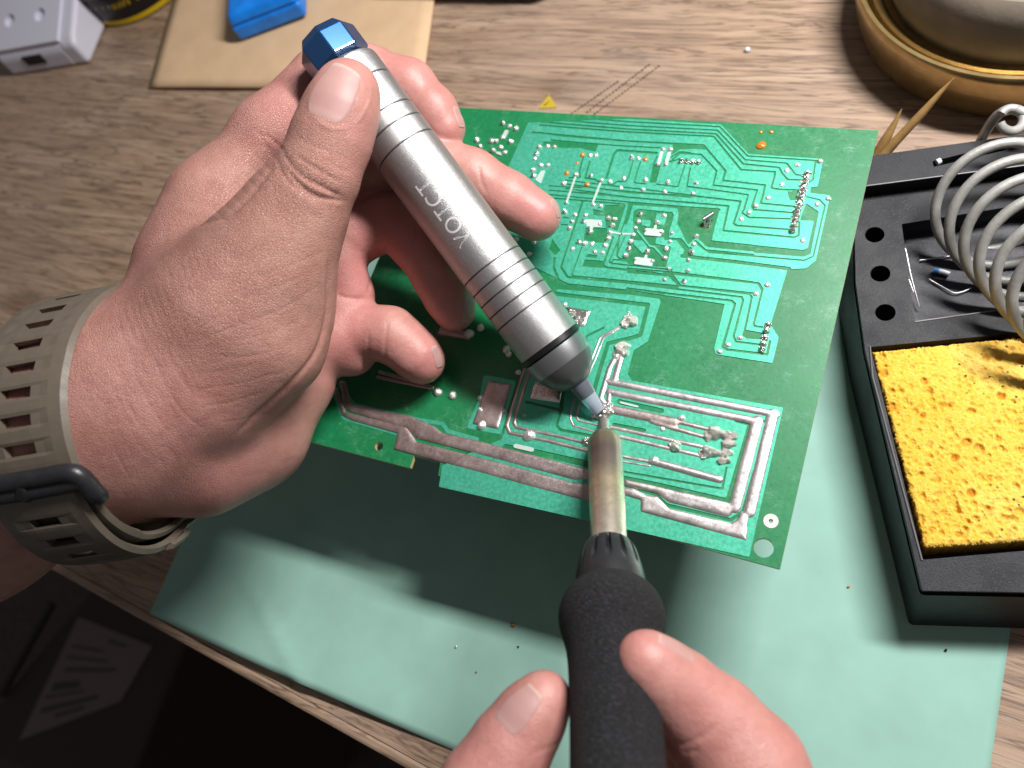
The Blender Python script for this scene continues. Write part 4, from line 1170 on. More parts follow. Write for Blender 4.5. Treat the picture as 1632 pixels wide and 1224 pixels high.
for g in sorted(grooves, reverse=True):
    lst += [(g + 1.6, 54), (g + 1.2, 52.6), (g - 1.2, 52.6), (g - 1.6, 54)]
lst += [(428, 54), (422, 53), (419, 50), (419, 40)]
barrel = lathe('barrel', PA.a, PA.d, PR(lst), MAT['alu'], pump, 96, hint=camdir, sharp=30, loc=PA.pt(0))
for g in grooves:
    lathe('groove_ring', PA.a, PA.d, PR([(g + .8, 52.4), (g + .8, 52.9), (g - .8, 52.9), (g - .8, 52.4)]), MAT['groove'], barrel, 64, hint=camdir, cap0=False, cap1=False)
lathe('collar', PA.a, PA.d, PR([(421, 34), (396, 34)]), MAT['alu'], pump, 48, hint=camdir)
lathe('seal_ring', PA.a, PA.d, PR([(971, 49), (969, 54.6), (960, 54.8), (958, 50)]), MAT['ring'], pump, 72, hint=camdir)
lathe('nose_sleeve', PA.a, PA.d, PR([(1000, 50), (985, 52.5), (972, 53)]), m_simple('satin_grey_metal', (.33, .335, .35), .36, .9, bump=.003, bscale=36), pump, 72, hint=camdir)
lathe('nose_cone', PA.a, PA.d, PR([(1040, 17), (1037, 24), (1032, 31), (1026, 37), (1018, 42.5), (1008, 47), (999, 50.2)]), MAT['nose'], pump, 72, hint=camdir)
lathe('nozzle', PA.a, PA.d, PR([(1064, 14.5), (1062, 15), (1026, 19.5)]), MAT['nozzle'], pump, 48, hint=camdir)
lathe('nozzle_tip', PA.a, PA.d, PR([(1094, 8), (1095, 10.2), (1064.5, 13.6), (1063, 13.6)]), MAT['clear'], pump, 48, hint=camdir, cap0=False)
# octagonal cap
rcap = PA.prof(tp(375), 52)[1]
s0, s1, s2, s3 = [PA.prof(tp(t), 1)[0] for t in (413, 407, 367, 352)]
d_, u_, v_ = frame(PA.d, camdir)
cc_ = PA.a + d_ * s1; hv = (CAM - cc_) / np.linalg.norm(CAM - cc_) + (LAMP_POS - cc_) / np.linalg.norm(LAMP_POS - cc_)
V = []; n = 8; a0 = math.atan2(hv @ v_, hv @ u_) + math.pi / 8
for s_, r_ in ((s0, rcap * .86), (s1, rcap), (s2, rcap), (s3, rcap * .80)):
    for i in range(n):
        an = a0 + 2 * math.pi * i / n
        V.append(PA.a + d_ * s_ + r_ * (math.cos(an) * u_ + math.sin(an) * v_))
Fc = [tuple(reversed(range(n))), tuple(range(3 * n, 4 * n))] + [(j * n + i, j * n + (i + 1) % n, (j + 1) * n + (i + 1) % n, (j + 1) * n + i) for j in range(3) for i in range(n)]
o = recalc(mk('cap', V, Fc, MAT['blue'], pump)); bevel(o, .035, 2, 15)
# engraved lettering wrapped on the barrel
cu = bpy.data.curves.new('lettering', 'FONT'); cu.body = 'VOTCT'; cu.size = 1.0; cu.resolution_u = 6; cu.space_character = 1.12
t = bpy.data.objects.new('lettering', cu); COL.objects.link(t)
me = bpy.data.meshes.new_from_object(t.evaluated_get(bpy.context.evaluated_depsgraph_get()))
bm = bmesh.new(); bm.from_mesh(me)
bmesh.ops.triangulate(bm, faces=bm.faces[:]); bmesh.ops.subdivide_edges(bm, edges=bm.edges[:], cuts=2)
tv = np.array([v.co for v in bm.verts]); tf = [tuple(v.index for v in f.verts) for f in bm.faces]; bm.free()
bpy.data.objects.remove(t); bpy.data.meshes.remove(me)
tl = tv[:, 0].max() - tv[:, 0].min()
sV, rB = PA.prof(tp(763), 54); sT, _ = PA.prof(tp(645), 54)
sx = (sT - sV) / tl; hgt = 25 / 54 * rB; cap_h = tv[:, 1].max()
# image direction "n" (towards the upper right) on the barrel
n_img = R @ np.array([PA.v[1] * -1, PA.v[0], 0]); n_img = n_img if (R.T @ n_img)[0] > 0 else -n_img
side = n_img - PA.d * (n_img @ PA.d); side /= np.linalg.norm(side)
front = CAM - PA.pt(sV); front -= PA.d * (front @ PA.d); front -= side * (front @ side); front /= np.linalg.norm(front)
V = []
for x, y, _ in tv:
    off = (-1 / 54 * rB) - y / cap_h * hgt
    an = math.asin(max(-1, min(1, off / rB)))
    V.append(PA.pt(sV + (x - tv[:, 0].min()) * sx) + (rB + .004) * (math.sin(an) * side + math.cos(an) * front))
mk('lettering', V, tf, MAT['print'], barrel)

# ================================================================ soldering iron
IA = Axis((962, 662, 26.3), (975, 985, 20.4), 26)
iron = thing('soldering_iron', IA.pt(0), 'soldering iron with steel sleeve and black foam grip held in the right hand', 'soldering iron')
IR = lambda lst: [IA.prof(float(np.array([965, y]) @ IA.v), r) for y, r in lst]
icam = CAM - IA.pt(5)
lathe('iron_tip', IA.a, IA.d, IR([(658, 3), (661, 6), (672, 8), (700, 11.5), (712, 13)]), m_tin('grey_tip', (.30, .29, .26), (.48, .47, .43), .3, .012, 6), iron, 32, hint=icam)
o = lathe('tip_sleeve', IA.a, IA.d, IR([(694, 12), (695, 17), (697.5, 21.5), (702, 25), (708, 26.8), (714, 27.4)] + [(722 + 10 * k, 27.6 + .11 * k) for k in range(17)]), MAT['steel'], iron, 64, hint=icam)
al = (np.array([v.co for v in o.data.vertices]) + wloc(o) - IA.a) @ IA.d; al = (al - al.min()) / (al.max() - al.min())
o.data.attributes.new('along', 'FLOAT', 'POINT').data.foreach_set('value', al.astype(np.float32))
def rib(j, s, r, a):
    k = max(0, (math.cos(a * 13) - .52) / .48)
    return r * (1 - (0, .0, .20, .24, .21, .15, .07, 0, 0, 0, 0, 0)[min(j, 11)] * k ** .6)
lathe('collar_nut', IA.a, IA.d, IR([(868, 29.5), (869, 34), (873, 39), (880, 43), (889, 46.5), (898, 49), (907, 51.5), (915, 53.5), (922, 55), (931, 56.5), (944, 57.5), (946, 53)]), MAT['collar'], iron, 208, hint=icam, rfun=rib, sharp=40)
fp = [(938, 50), (940, 57), (945, 64), (953, 72), (964, 79), (978, 84), (992, 85), (1006, 83), (1020, 79), (1036, 75.5), (1056, 73.5), (1090, 73), (1130, 73.5), (1180, 75), (1230, 77), (1300, 80), (1400, 84), (1500, 86)]
fp2 = catmull([(y, r, 0) for y, r in fp], 5)[:, :2]
lathe('foam_grip', IA.a, IA.d, IR([tuple(p) for p in fp2]), MAT['foam'], iron, 96, hint=icam)
se, re_ = IR([(1500, 86)])[0]
lathe('handle_end', IA.a, IA.d, [(se - .1, re_ * .95), (se + 1.5, re_ * .9), (se + 3.2, re_ * .6), (se + 3.4, .35)], MAT['collar'], iron, 48, hint=icam)
lathe('power_cord', IA.a, IA.d, [(se + 3.3, .28), (se + 9, .28)], MAT['ring'], iron, 16, hint=icam)
# solder gathered on the tip
for (dx, dy, r_) in ((0, -6, 8), (6, -3, 7), (-7, 0, 6), (10, 2, 5), (2, 4, 8), (-2, -12, 5), (8, -10, 4)):
    c = D(962 + dx, 664 + dy, 26.25); bm = bmesh.new(); bmesh.ops.create_icosphere(bm, subdivisions=2, radius=r_ * 26.2 * KD / F_PX)
    for v in bm.verts: v.co *= 1 + .12 * math.sin(v.co.x * 40 + v.co.y * 31 + dx)
    mk('solder_blob', [np.array(v.co) + c for v in bm.verts], [tuple(v.index for v in f.verts) for f in bm.faces], MAT['lump'], iron, smooth=True); bm.free()

# ================================================================ hands
class Field:
    def __init__(s, prims, vox, pad=.5):
        pts = np.array([q for p in prims for q in (p['a'], p['b'])]); rad = max(max(p['ra'], p['rb']) for p in prims)
        s.lo = pts.min(0) - rad - pad; hi = pts.max(0) + rad + pad; s.h = vox
        s.n = np.ceil((hi - s.lo) / vox).astype(int) + 1
        s.ax = [s.lo[k] + vox * np.arange(s.n[k]) for k in range(3)]
        s.prims = prims
        groups = {}
        for p in prims: groups.setdefault(p['g'], []).append(p)
        G = {g: s.group(l) for g, l in groups.items()}
        order = list(groups)
        T = G[order[0]]
        for g in order[1:]:
            k = groups[g][0]['gk']
            T = s.smin(T, G[g], k)
        s.T = T
    def smin(s, a, b, k):
        h = np.clip(.5 + .5 * (b - a) / k, 0, 1)
        return b + (a - b) * h - k * h * (1 - h)
    def group(s, l):
        T = np.full(s.n, 3.0, np.float32)
        for p in l:
            a, b, ra, rb, k = p['a'], p['b'], p['ra'], p['rb'], p['k']
            m = max(ra, rb) + 1.6
            lo = np.minimum(a, b) - m; hi = np.maximum(a, b) + m
            sl = tuple(slice(max(0, int((lo[q] - s.lo[q]) / s.h)), min(s.n[q], int((hi[q] - s.lo[q]) / s.h) + 2)) for q in range(3))
            X = s.ax[0][sl[0]][:, None, None] - a[0]; Y = s.ax[1][sl[1]][None, :, None] - a[1]; Z = s.ax[2][sl[2]][None, None, :] - a[2]
            ab = b - a; L = ab @ ab + 1e-9
            t = np.clip((X * ab[0] + Y * ab[1] + Z * ab[2]) / L, 0, 1).astype(np.float32)
            dx, dy, dz = X - t * ab[0], Y - t * ab[1], Z - t * ab[2]
            if p.get('fl') is not None:                # flattened section: stretch along a direction
                fv, fs = p['fl']; w = dx * fv[0] + dy * fv[1] + dz * fv[2]
                q = (1 - 1 / fs)
                dx, dy, dz = dx - w * q * fv[0], dy - w * q * fv[1], dz - w * q * fv[2]
            d = np.sqrt(dx * dx + dy * dy + dz * dz) - (ra + (rb - ra) * t)
            T[sl] = s.smin(T[sl], d.astype(np.float32), k)
        return T
    def sample(s, p):
        f = (p - s.lo) / s.h; f = np.clip(f, 0, np.array(s.n) - 1.001); i = f.astype(int); w = f - i
        r = 0
        for dx in (0, 1):
            for dy in (0, 1):
                for dz in (0, 1):
                    ww = (w[:, 0] if dx else 1 - w[:, 0]) * (w[:, 1] if dy else 1 - w[:, 1]) * (w[:, 2] if dz else 1 - w[:, 2])
                    r = r + ww * s.T[i[:, 0] + dx, i[:, 1] + dy, i[:, 2] + dz]
        return r
    def mesh(s):
        T = s.T; S = T < 0
        nx, ny, nz = T.shape
        c = np.zeros((nx - 1, ny - 1, nz - 1), np.uint8)
        for dx in (0, 1):
            for dy in (0, 1):
                for dz in (0, 1):
                    c += S[dx:nx - 1 + dx, dy:ny - 1 + dy, dz:nz - 1 + dz]
        act = np.argwhere((c > 0) & (c < 8))
        idm = np.full(c.shape, -1, np.int64); idm[tuple(act.T)] = np.arange(len(act))
        acc = np.zeros((len(act), 3)); cnt = np.zeros(len(act))
        cor = [(x, y, z) for x in (0, 1) for y in (0, 1) for z in (0, 1)]
        for a in cor:
            for ax_ in range(3):
                if a[ax_]: continue
                b = list(a); b[ax_] = 1
                va = T[act[:, 0] + a[0], act[:, 1] + a[1], act[:, 2] + a[2]]; vb = T[act[:, 0] + b[0], act[:, 1] + b[1], act[:, 2] + b[2]]
                m = (va < 0) != (vb < 0); t = va[m] / (va[m] - vb[m])
                p = np.array(a, float)[None, :].repeat(m.sum(), 0); p[:, ax_] += t
                acc[m] += p; cnt[m] += 1
        V = (act + acc / cnt[:, None]) * s.h + s.lo
        Fs = []
        for ax_ in range(3):
            o1, o2 = [(1, 2), (2, 0), (0, 1)][ax_]
            A = [slice(None)] * 3; B = [slice(None)] * 3; A[ax_] = slice(0, -1); B[ax_] = slice(1, None)
            e = np.argwhere(S[tuple(A)] != S[tuple(B)])
            ok = (e[:, o1] > 0) & (e[:, o2] > 0) & (e[:, o1] < T.shape[o1] - 1) & (e[:, o2] < T.shape[o2] - 1); e = e[ok]
            q = []
            for (d1, d2) in ((-1, -1), (0, -1), (0, 0), (-1, 0)):
                f = e.copy(); f[:, o1] += d1; f[:, o2] += d2
                q.append(idm[tuple(f.T)])
            q = np.stack(q, 1)
            flip = S[tuple(e.T)]
            q[~flip] = q[~flip][:, ::-1]
            Fs.append(q)
        return V, np.vstack(Fs)

def bone(g, pts, k=.35, gk=.3, fl=None):
    out = []
    w = [(D(x, y, d), r * d * KD / F_PX) for x, y, d, r in pts]
    for (a, ra), (b, rb) in zip(w[:-1], w[1:]):
        out.append(dict(g=g, a=a, b=b, ra=ra, rb=rb, k=k, gk=gk, fl=fl))
    return out

def vnormals(V, Fq):
    n = np.cross(V[Fq[:, 2]] - V[Fq[:, 0]], V[Fq[:, 3]] - V[Fq[:, 1]])
    N = np.zeros_like(V)
    for k in range(4): np.add.at(N, Fq[:, k], n)
    return N / (np.linalg.norm(N, axis=1)[:, None] + 1e-12)

def smooth_mesh(V, Fq, it, lam=.5):
    e = np.vstack([Fq[:, [0, 1]], Fq[:, [1, 2]], Fq[:, [2, 3]], Fq[:, [3, 0]]])
    for _ in range(it):
        A = np.zeros_like(V); c = np.zeros(len(V))
        np.add.at(A, e[:, 0], V[e[:, 1]]); np.add.at(A, e[:, 1], V[e[:, 0]])
        np.add.at(c, e[:, 0], 1); np.add.at(c, e[:, 1], 1)
        V = V + lam * (A / c[:, None] - V)
    return V

def crease(V, N, pix, pts, w, amp, face=.05, dmax=None, curve=True):
    """press (amp<0) or raise a line in the skin; w in photograph pixels"""
    pl = catmull(pts, 6) if curve and len(pts) > 2 else np.array(pts, float)
    d = np.full(len(V), 1e9); tpar = np.zeros(len(V)); tot = len(pl) - 1
    lo, hi = pl.min(0) - 4 * w, pl.max(0) + 4 * w
    m = np.nonzero((pix[:, 0] > lo[0]) & (pix[:, 0] < hi[0]) & (pix[:, 1] > lo[1]) & (pix[:, 1] < hi[1]))[0]
    view = CAM - V[m]; view /= np.linalg.norm(view, axis=1)[:, None]
    fc = (N[m] * view).sum(1)
    m2 = m[fc > face]
    if dmax is not None: m2 = m2[pix[m2, 2] < dmax]
    q = pix[m2, :2]; dd = np.full(len(m2), 1e9); tt_ = np.zeros(len(m2))
    for i in range(tot):
        a, b = pl[i], pl[i + 1]; ab = b - a
        t = np.clip(((q - a) @ ab) / (ab @ ab + 1e-9), 0, 1)
        e = np.linalg.norm(q - a - t[:, None] * ab, axis=1)
        u = e < dd; dd[u] = e[u]; tt_[u] = (i + t[u]) / tot
    fade = np.clip(np.minimum(tt_, 1 - tt_) / .18, 0, 1)
    V[m2] += N[m2] * (amp * np.exp(-(dd / w) ** 2) * fade)[:, None]

def build_hand(name, prims, vox, creases, tints, backs, lines, label, sm=3, dlimits=None):
    Fl = Field(prims, vox)
    V, Fq = Fl.mesh()
    V = smooth_mesh(V, Fq, sm)
    N = vnormals(V, Fq); pix = proj_many(V)
    for c in creases: crease(V, N, pix, c[0], c[1], c[2] * .85, **(c[3] if len(c) > 3 else {}))
    if creases: V = smooth_mesh(V, Fq, 1, .3)
    o = mk(name, V, Fq.tolist(), SKIN, None, smooth=True)
    tag(o, label, 'hand')
    def blobs(lst):
        t = np.zeros(len(V))
        for (x, y, dep, rp, amt) in lst:
            c = D(x, y, dep); r = rp * dep * KD / F_PX
            t = np.maximum(t, amt * np.exp(-((V - c) ** 2).sum(1) / (r * r)))
        return t
    for nm, lst in (('tint', tints), ('back', backs), ('lines', lines)):
        at = o.data.attributes.new(nm, 'FLOAT', 'POINT'); at.data.foreach_set('value', blobs(lst).astype(np.float32))
    return o, Fl

def nail(Fl, parent, c, tipdir_px, w_px, l_px, normal_px=(0, 0), lift=.012, arch=.0, label=None):
    """c=(px,py,depth) of the nail centre; conforms to the fingertip by marching along the view ray"""
    cw = D(*c); dep = c[2]
    t = np.array(tipdir_px, float); t /= np.linalg.norm(t)
    ez = R @ np.array([normal_px[0], normal_px[1], -1.0]); ez /= np.linalg.norm(ez)
    ty = R @ np.array([t[0], t[1], 0]); ty -= ez * (ty @ ez); ty /= np.linalg.norm(ty); tx = np.cross(ty, ez)
    dep = dep * KD
    w, l = w_px * dep / F_PX, l_px * dep / F_PX
    nu, nv = 25, 29; pts = []; lun = []
    for j in range(nv):
        v = -1 + 2 * j / (nv - 1)
        for i in range(nu):
            u = -1 + 2 * i / (nu - 1)
            # superellipse outline: round at the cuticle, flatter at the free edge
            ww = w / 2 * (1 - max(0, -v - .2) ** 2.6 * .95) if v < 0 else w / 2 * (1 - max(0, v - .55) ** 2 * .9)
            pts.append(cw + tx * u * ww + ty * v * l / 2); lun.append((v + 1) / 2)
    pts = np.array(pts)
    p = pts + ez * .25
    for _ in range(40):
        f = Fl.sample(p); g = np.stack([(Fl.sample(p + q) - Fl.sample(p - q)) / .06 for q in np.eye(3) * .03], 1)
        g /= np.linalg.norm(g, axis=1)[:, None] + 1e-6
        p = p - g * np.clip(f, -.2, .2)[:, None] * .7
    e = np.array([max(abs(-1 + 2 * i / (nu - 1)), 0) for j in range(nv) for i in range(nu)])
    ev = np.array([-1 + 2 * j / (nv - 1) for j in range(nv) for i in range(nu)])
    edge = np.clip(np.minimum(1 - e, np.minimum(1 + ev, (1 - ev) + .35)) / .16, 0, 1)
    p = p + g * (lift * 2.2 * edge - lift * .9)[:, None]
    Fc = [(j * nu + i, j * nu + i + 1, (j + 1) * nu + i + 1, (j + 1) * nu + i) for j in range(nv - 1) for i in range(nu - 1)]
    o = mk('fingernail', p, Fc, MAT['nail'], parent, smooth=True)
    recalc(o)
    if o.data.polygons and sum((np.array(pg.normal) @ ez) for pg in o.data.polygons) < 0: o.data.flip_normals()
    at = o.data.attributes.new('lunula', 'FLOAT', 'POINT'); at.data.foreach_set('value', np.array(lun, np.float32))
    m = o.modifiers.new('thickness', 'SOLIDIFY'); m.thickness = .03; m.offset = -1
    if label: o['label'] = label
    return o

# ---- left hand
LH = []
LH += bone('palm', [(-330, 965, 28.5, 165), (-60, 800, 26.6, 162), (120, 686, 25.4, 154)], .6)
LH += bone('palm', [(120, 686, 25.4, 154), (240, 625, 25.2, 140), (330, 560, 25.6, 118)], 1.3)
LH += bone('palm', [(240, 690, 25.8, 128), (320, 710, 26.8, 104), (400, 690, 27.6, 84)], .8)
LH += bone('palm', [(330, 560, 25.6, 118), (330, 420, 26.4, 90), (345, 325, 26.6, 62)], 1.3)
LH += bone('palm', [(400, 690, 27.6, 84), (452, 600, 28.2, 74), (470, 530, 28.4, 60)], .7)
LH += bone('palm', [(330, 560, 26.2, 118), (420, 500, 27.2, 80), (470, 440, 27.6, 60)], .8)
LH += bone('palm', [(290, 590, 24.9, 112), (370, 500, 24.5, 118), (425, 425, 24.3, 100)], .8)
LH += bone('palm', [(330, 600, 24.9, 108), (420, 540, 24.9, 92), (450, 490, 25.0, 78)], .7)
LH += bone('thumb', [(425, 425, 24.4, 98), (468, 345, 24.1, 80), (505, 282, 23.85, 66)], .4, .7)
LH += bone('thumb', [(505, 282, 23.85, 62), (528, 222, 23.85, 62), (543, 180, 23.85, 58), (553, 148, 23.9, 52)], .3, .7)
LH += bone('index', [(345, 325, 26.7, 62), (430, 215, 27.2, 54), (512, 128, 27.9, 48)], .6, 1.1)
LH += bone('index2', [(512, 128, 27.9, 47), (585, 118, 28.2, 43), (652, 138, 28.1, 41)], .3, .2)
LH += bone('index2', [(652, 138, 28.1, 41), (690, 178, 28.0, 38), (708, 205, 28.0, 34)], .25, .2)
LH += bone('middle', [(400, 400, 27.4, 62), (500, 300, 28.0, 52), (600, 258, 28.3, 48)], .35, .4)
LH += bone('middle2', [(600, 258, 28.3, 47), (690, 258, 28.3, 44), (752, 283, 28.1, 44)], .25, .1)
LH += bone('middle2', [(752, 283, 28.1, 44), (810, 318, 28.0, 43), (855, 345, 28.0, 39)], .22, .1)
LH += bone('ring', [(450, 470, 27.9, 60), (540, 385, 28.3, 50), (620, 352, 28.2, 44)], .35, .35)
LH += bone('ring2', [(620, 352, 28.2, 43), (668, 395, 27.9, 40), (696, 440, 27.8, 39)], .25, .1)
LH += bone('ring2', [(696, 440, 27.8, 39), (715, 474, 27.8, 38), (724, 494, 27.9, 34)], .22, .1)
LH += bone('little', [(455, 560, 28.2, 62), (530, 540, 28.3, 54), (575, 528, 28.2, 47)], .35, .35)
LH += bone('little2', [(575, 528, 28.2, 47), (622, 533, 27.9, 43), (645, 550, 27.9, 40)], .25, .1)
LH += bone('little2', [(645, 550, 27.9, 40), (665, 568, 27.9, 38), (674, 577, 28.0, 35)], .22, .1)
LH += bone('mound', [(535, 420, 28.0, 44), (555, 470, 28.3, 42)], .3, .25)
LH += bone('mound2', [(540, 495, 28.2, 44), (560, 560, 28.4, 40)], .3, .2)
CR = []
def cr(pts, w, a, **k): CR.append((pts, w, a, k))
TH = dict(dmax=24.6 * KD)
# thumb knuckle folds
cr([(447, 238), (462, 262), (482, 282), (508, 296), (532, 308), (552, 316)], 3.2, -.075, **TH)
cr([(455, 262), (475, 292), (502, 312), (530, 318), (556, 322)], 3.0, -.07, **TH)
cr([(470, 245), (492, 262), (520, 278), (545, 292)], 2.6, -.05, **TH)
cr([(440, 250), (452, 280), (478, 304), (505, 322)], 2.6, -.045, **TH)
cr([(452, 250), (470, 276), (500, 300), (535, 312)], 4.5, .05, **TH)
cr([(470, 220), (500, 232), (530, 244)], 2.2, -.025, **TH)
cr([(520, 255), (540, 268), (560, 276)], 2.2, -.025, **TH)
for k in range(6):
    cr([(430 + 9 * k, 290 + 5 * k), (440 + 10 * k, 318 + 3 * k), (452 + 14 * k, 352 + k)], 1.8, -.022, **TH)
# web skin between thumb and index
for k in range(9):
    t = k / 8
    x, y = 350 + 95 * t, 345 - 110 * t
    cr([(x - 22, y - 22), (x - 4, y - 6), (x + 14, y + 12)], 1.8, -.024)
cr([(312, 362), (335, 352), (365, 342), (400, 310), (440, 260)], 4.0, -.06)
cr([(405, 200), (425, 232), (440, 246)], 2.0, -.03); cr([(420, 215), (440, 228), (452, 240)], 2.0, -.03)
# long lines over the thenar
for (p, w, a) in [(p, w * .75, a * .6) for (p, w, a) in (([(335, 500), (400, 470), (455, 452), (500, 430)], 2.0, -.028), ([(350, 470), (410, 440), (470, 420), (520, 400)], 2.0, -.026), ([(325, 540), (390, 515), (450, 492), (512, 452)], 2.2, -.03),
                  ([(300, 596), (360, 590), (420, 578)], 1.8, -.022), ([(320, 620), (380, 612), (450, 590)], 1.8, -.024), ([(310, 650), (370, 640), (430, 622)], 1.8, -.02),
                  ([(340, 570), (410, 566), (470, 548)], 2.0, -.026), ([(365, 545), (430, 530), (490, 505)], 1.8, -.024),
                  ([(240, 560), (262, 610), (290, 655), (330, 690)], 2.2, -.03), ([(205, 560), (222, 610), (250, 665), (280, 700)], 2.0, -.022), ([(175, 600), (192, 650), (215, 700), (240, 730)], 2.0, -.02),
                  ([(262, 545), (280, 590), (305, 630)], 1.8, -.02))]:
    cr(p, w, a)
for k in range(14):
    x0_, y0_ = 185 + 10 * k, 500 - 9 * k + random.uniform(-8, 8)
    cr([(x0_, y0_), (x0_ + 10, y0_ + 34), (x0_ + 24, y0_ + 66)], 1.7, -.014)
rc = random.Random(3)
for k in range(46):
    x0_, y0_ = rc.uniform(300, 430), rc.uniform(440, 700); L_ = rc.uniform(25, 75)
    cr([(x0_, y0_), (x0_ + L_ * .5, y0_ - L_ * rc.uniform(.02, .16)), (x0_ + L_, y0_ - L_ * rc.uniform(.1, .35))], rc.uniform(1.0, 1.6), -rc.uniform(.006, .013))
for k in range(40):
    x0_, y0_ = rc.uniform(165, 300), rc.uniform(480, 720); L_ = rc.uniform(30, 70)
    cr([(x0_, y0_), (x0_ + L_ * .22, y0_ + L_ * .5), (x0_ + L_ * .5, y0_ + L_)], rc.uniform(1.0, 1.6), -rc.uniform(.006, .013))
# thenar crease against the pale heel of the hand
cr([(525, 400), (524, 450), (522, 500), (505, 560), (465, 610), (410, 660), (370, 700)], 4.0, -.10)
cr([(536, 470), (550, 474), (585, 478)], 4, -.05); cr([(590, 400), (592, 440), (586, 470)], 3, -.04)
cr([(588, 525), (586, 560), (584, 580)], 3, -.03); cr([(618, 510), (614, 545), (612, 580)], 2.6, -.03)
cr([(660, 345), (664, 380), (640, 440)], 3, -.03); cr([(764, 262), (766, 285), (775, 308)], 2.6, -.035)
# nail folds
cr([(497, 182), (512, 198), (535, 206), (562, 202)], 2.6, .03, **TH); cr([(588, 130), (592, 150), (580, 180), (565, 200)], 2.6, .028, **TH)
tints = [(553, 120, 23.4, 70, .30), (590, 240, 23.6, 80, .45), (720, 210, 27.8, 60, .5), (660, 110, 27.8, 70, .5), (850, 345, 27.8, 90, .55), (722, 490, 27.8, 60, .7), (672, 575, 28, 60, .75), (470, 180, 26.6, 90, .4), (560, 440, 27.8, 80, .7), (560, 530, 28, 80, .7), (620, 400, 27.8, 90, .7),
         (300, 640, 24.5, 150, .3), (230, 470, 25, 120, .3), (180, 620, 24.5, 120, .45), (330, 760, 25.5, 110, .4)]
backs = [(400, 380, 23.5, 190, 1.0), (480, 260, 23, 120, .9), (250, 480, 24.5, 170, .7), (160, 600, 24.5, 160, .6)]
lines = [(330, 420, 24, 210, 1.0), (470, 280, 23.2, 130, .9), (220, 560, 24.6, 190, .9), (400, 560, 24, 160, .55), (400, 220, 26.4, 150, .8), (300, 690, 24.6, 160, .6)]
left, LF = build_hand('hand', LH, .052, CR, tints, backs, lines, 'left hand gripping the silver pump, thumbnail in front, with a watch strap on its wrist')
nail(LF, left, (540, 152, 23.05), (20, -50), 84, 104, (-.12, -.10), label='broad thumbnail')
nail(LF, left, (733, 188, 27.6), (12, 34), 30, 40, (1.6, -.5))
nail(LF, left, (741, 498, 27.4), (4, 30), 30, 52, (1.5, -.1))
nail(LF, left, (694, 572, 27.5), (14, 22), 26, 44, (1.5, -.5))
nail(LF, left, (886, 340, 27.6), (26, 30), 26, 44, (1.2, -1.2))

# ---- right hand (mostly below the border)
RH = []
RH += bone('palm', [(1180, 1760, 18.5, 180), (1130, 1620, 18.3, 150), (1180, 1480, 18.0, 120)], .8)
RH += bone('palm', [(1080, 2150, 20.5, 200), (1120, 1900, 19.3, 180), (1180, 1760, 18.5, 180)], .8)
RH += bone('palm', [(1100, 1640, 18.5, 140), (1000, 1540, 18.6, 120), (900, 1460, 18.6, 105)], .8)
RH += bone('palm', [(1150, 1680, 19.3, 150), (1200, 1520, 19.4, 120), (1190, 1430, 19.5, 100)], .8)
RH += bone('index', [(1200, 1470, 18.0, 118), (1225, 1330, 18.3, 106), (1190, 1228, 18.7, 94)], .4, .5)
RH += bone('index2', [(1190, 1228, 18.7, 92), (1136, 1158, 19.0, 78), (1082, 1104, 18.9, 66)], .35, .3)
RH += bone('index2', [(1082, 1104, 18.9, 64), (1044, 1070, 18.7, 55), (1027, 1052, 18.6, 46)], .3, .3)
RH += bone('thumb', [(920, 1480, 18.6, 104), (800, 1340, 18.9, 86), (775, 1260, 19.0, 74)], .4, .5)
RH += bone('thumb2', [(775, 1260, 19.0, 72), (815, 1190, 19.2, 62), (848, 1140, 19.3, 52), (868, 1112, 19.35, 42)], .35, .4)
RH += bone('middle', [(1190, 1440, 19.5, 96), (1200, 1320, 20.3, 80), (1120, 1220, 21.6, 70), (1040, 1180, 22.6, 60)], .4, .3)
RH += bone('ringf', [(1180, 1520, 20.0, 90), (1180, 1400, 21.5, 74), (1090, 1340, 22.8, 64), (1010, 1330, 23.2, 55)], .4, .3)
RH += bone('littlef', [(1160, 1620, 20.5, 84), (1130, 1510, 22.2, 66), (1050, 1460, 23.2, 56), (990, 1450, 23.4, 48)], .4, .3)
CR = []
cr([(1075, 1190), (1110, 1180), (1150, 1150)], 5, -.03); cr([(1085, 1200), (1115, 1195)], 4, -.03)
cr([(842, 1205), (862, 1196), (905, 1180)], 3, -.02)
tints = [(1035, 1040, 19, 80, .6), (1120, 1120, 19, 120, .5), (1220, 1220, 18.7, 120, .5), (865, 1115, 19.3, 80, .35), (800, 1200, 19, 110, .5)]
rightH, RF = build_hand('hand', RH, .06, CR, tints, [], [(1150, 1140, 18.8, 120, .35), (820, 1200, 19, 100, .35)], 'right hand pinching the black foam grip between thumb and index finger')
nail(RF, rightH, (838, 1128, 18.9), (30, -46), 56, 84, (-.75, -.45), lift=.007, label='thumbnail of the right hand')
nail(RF, rightH, (1075, 1035, 18.4), (-34, -26), 36, 74, (1.3, -1.9), lift=.007)

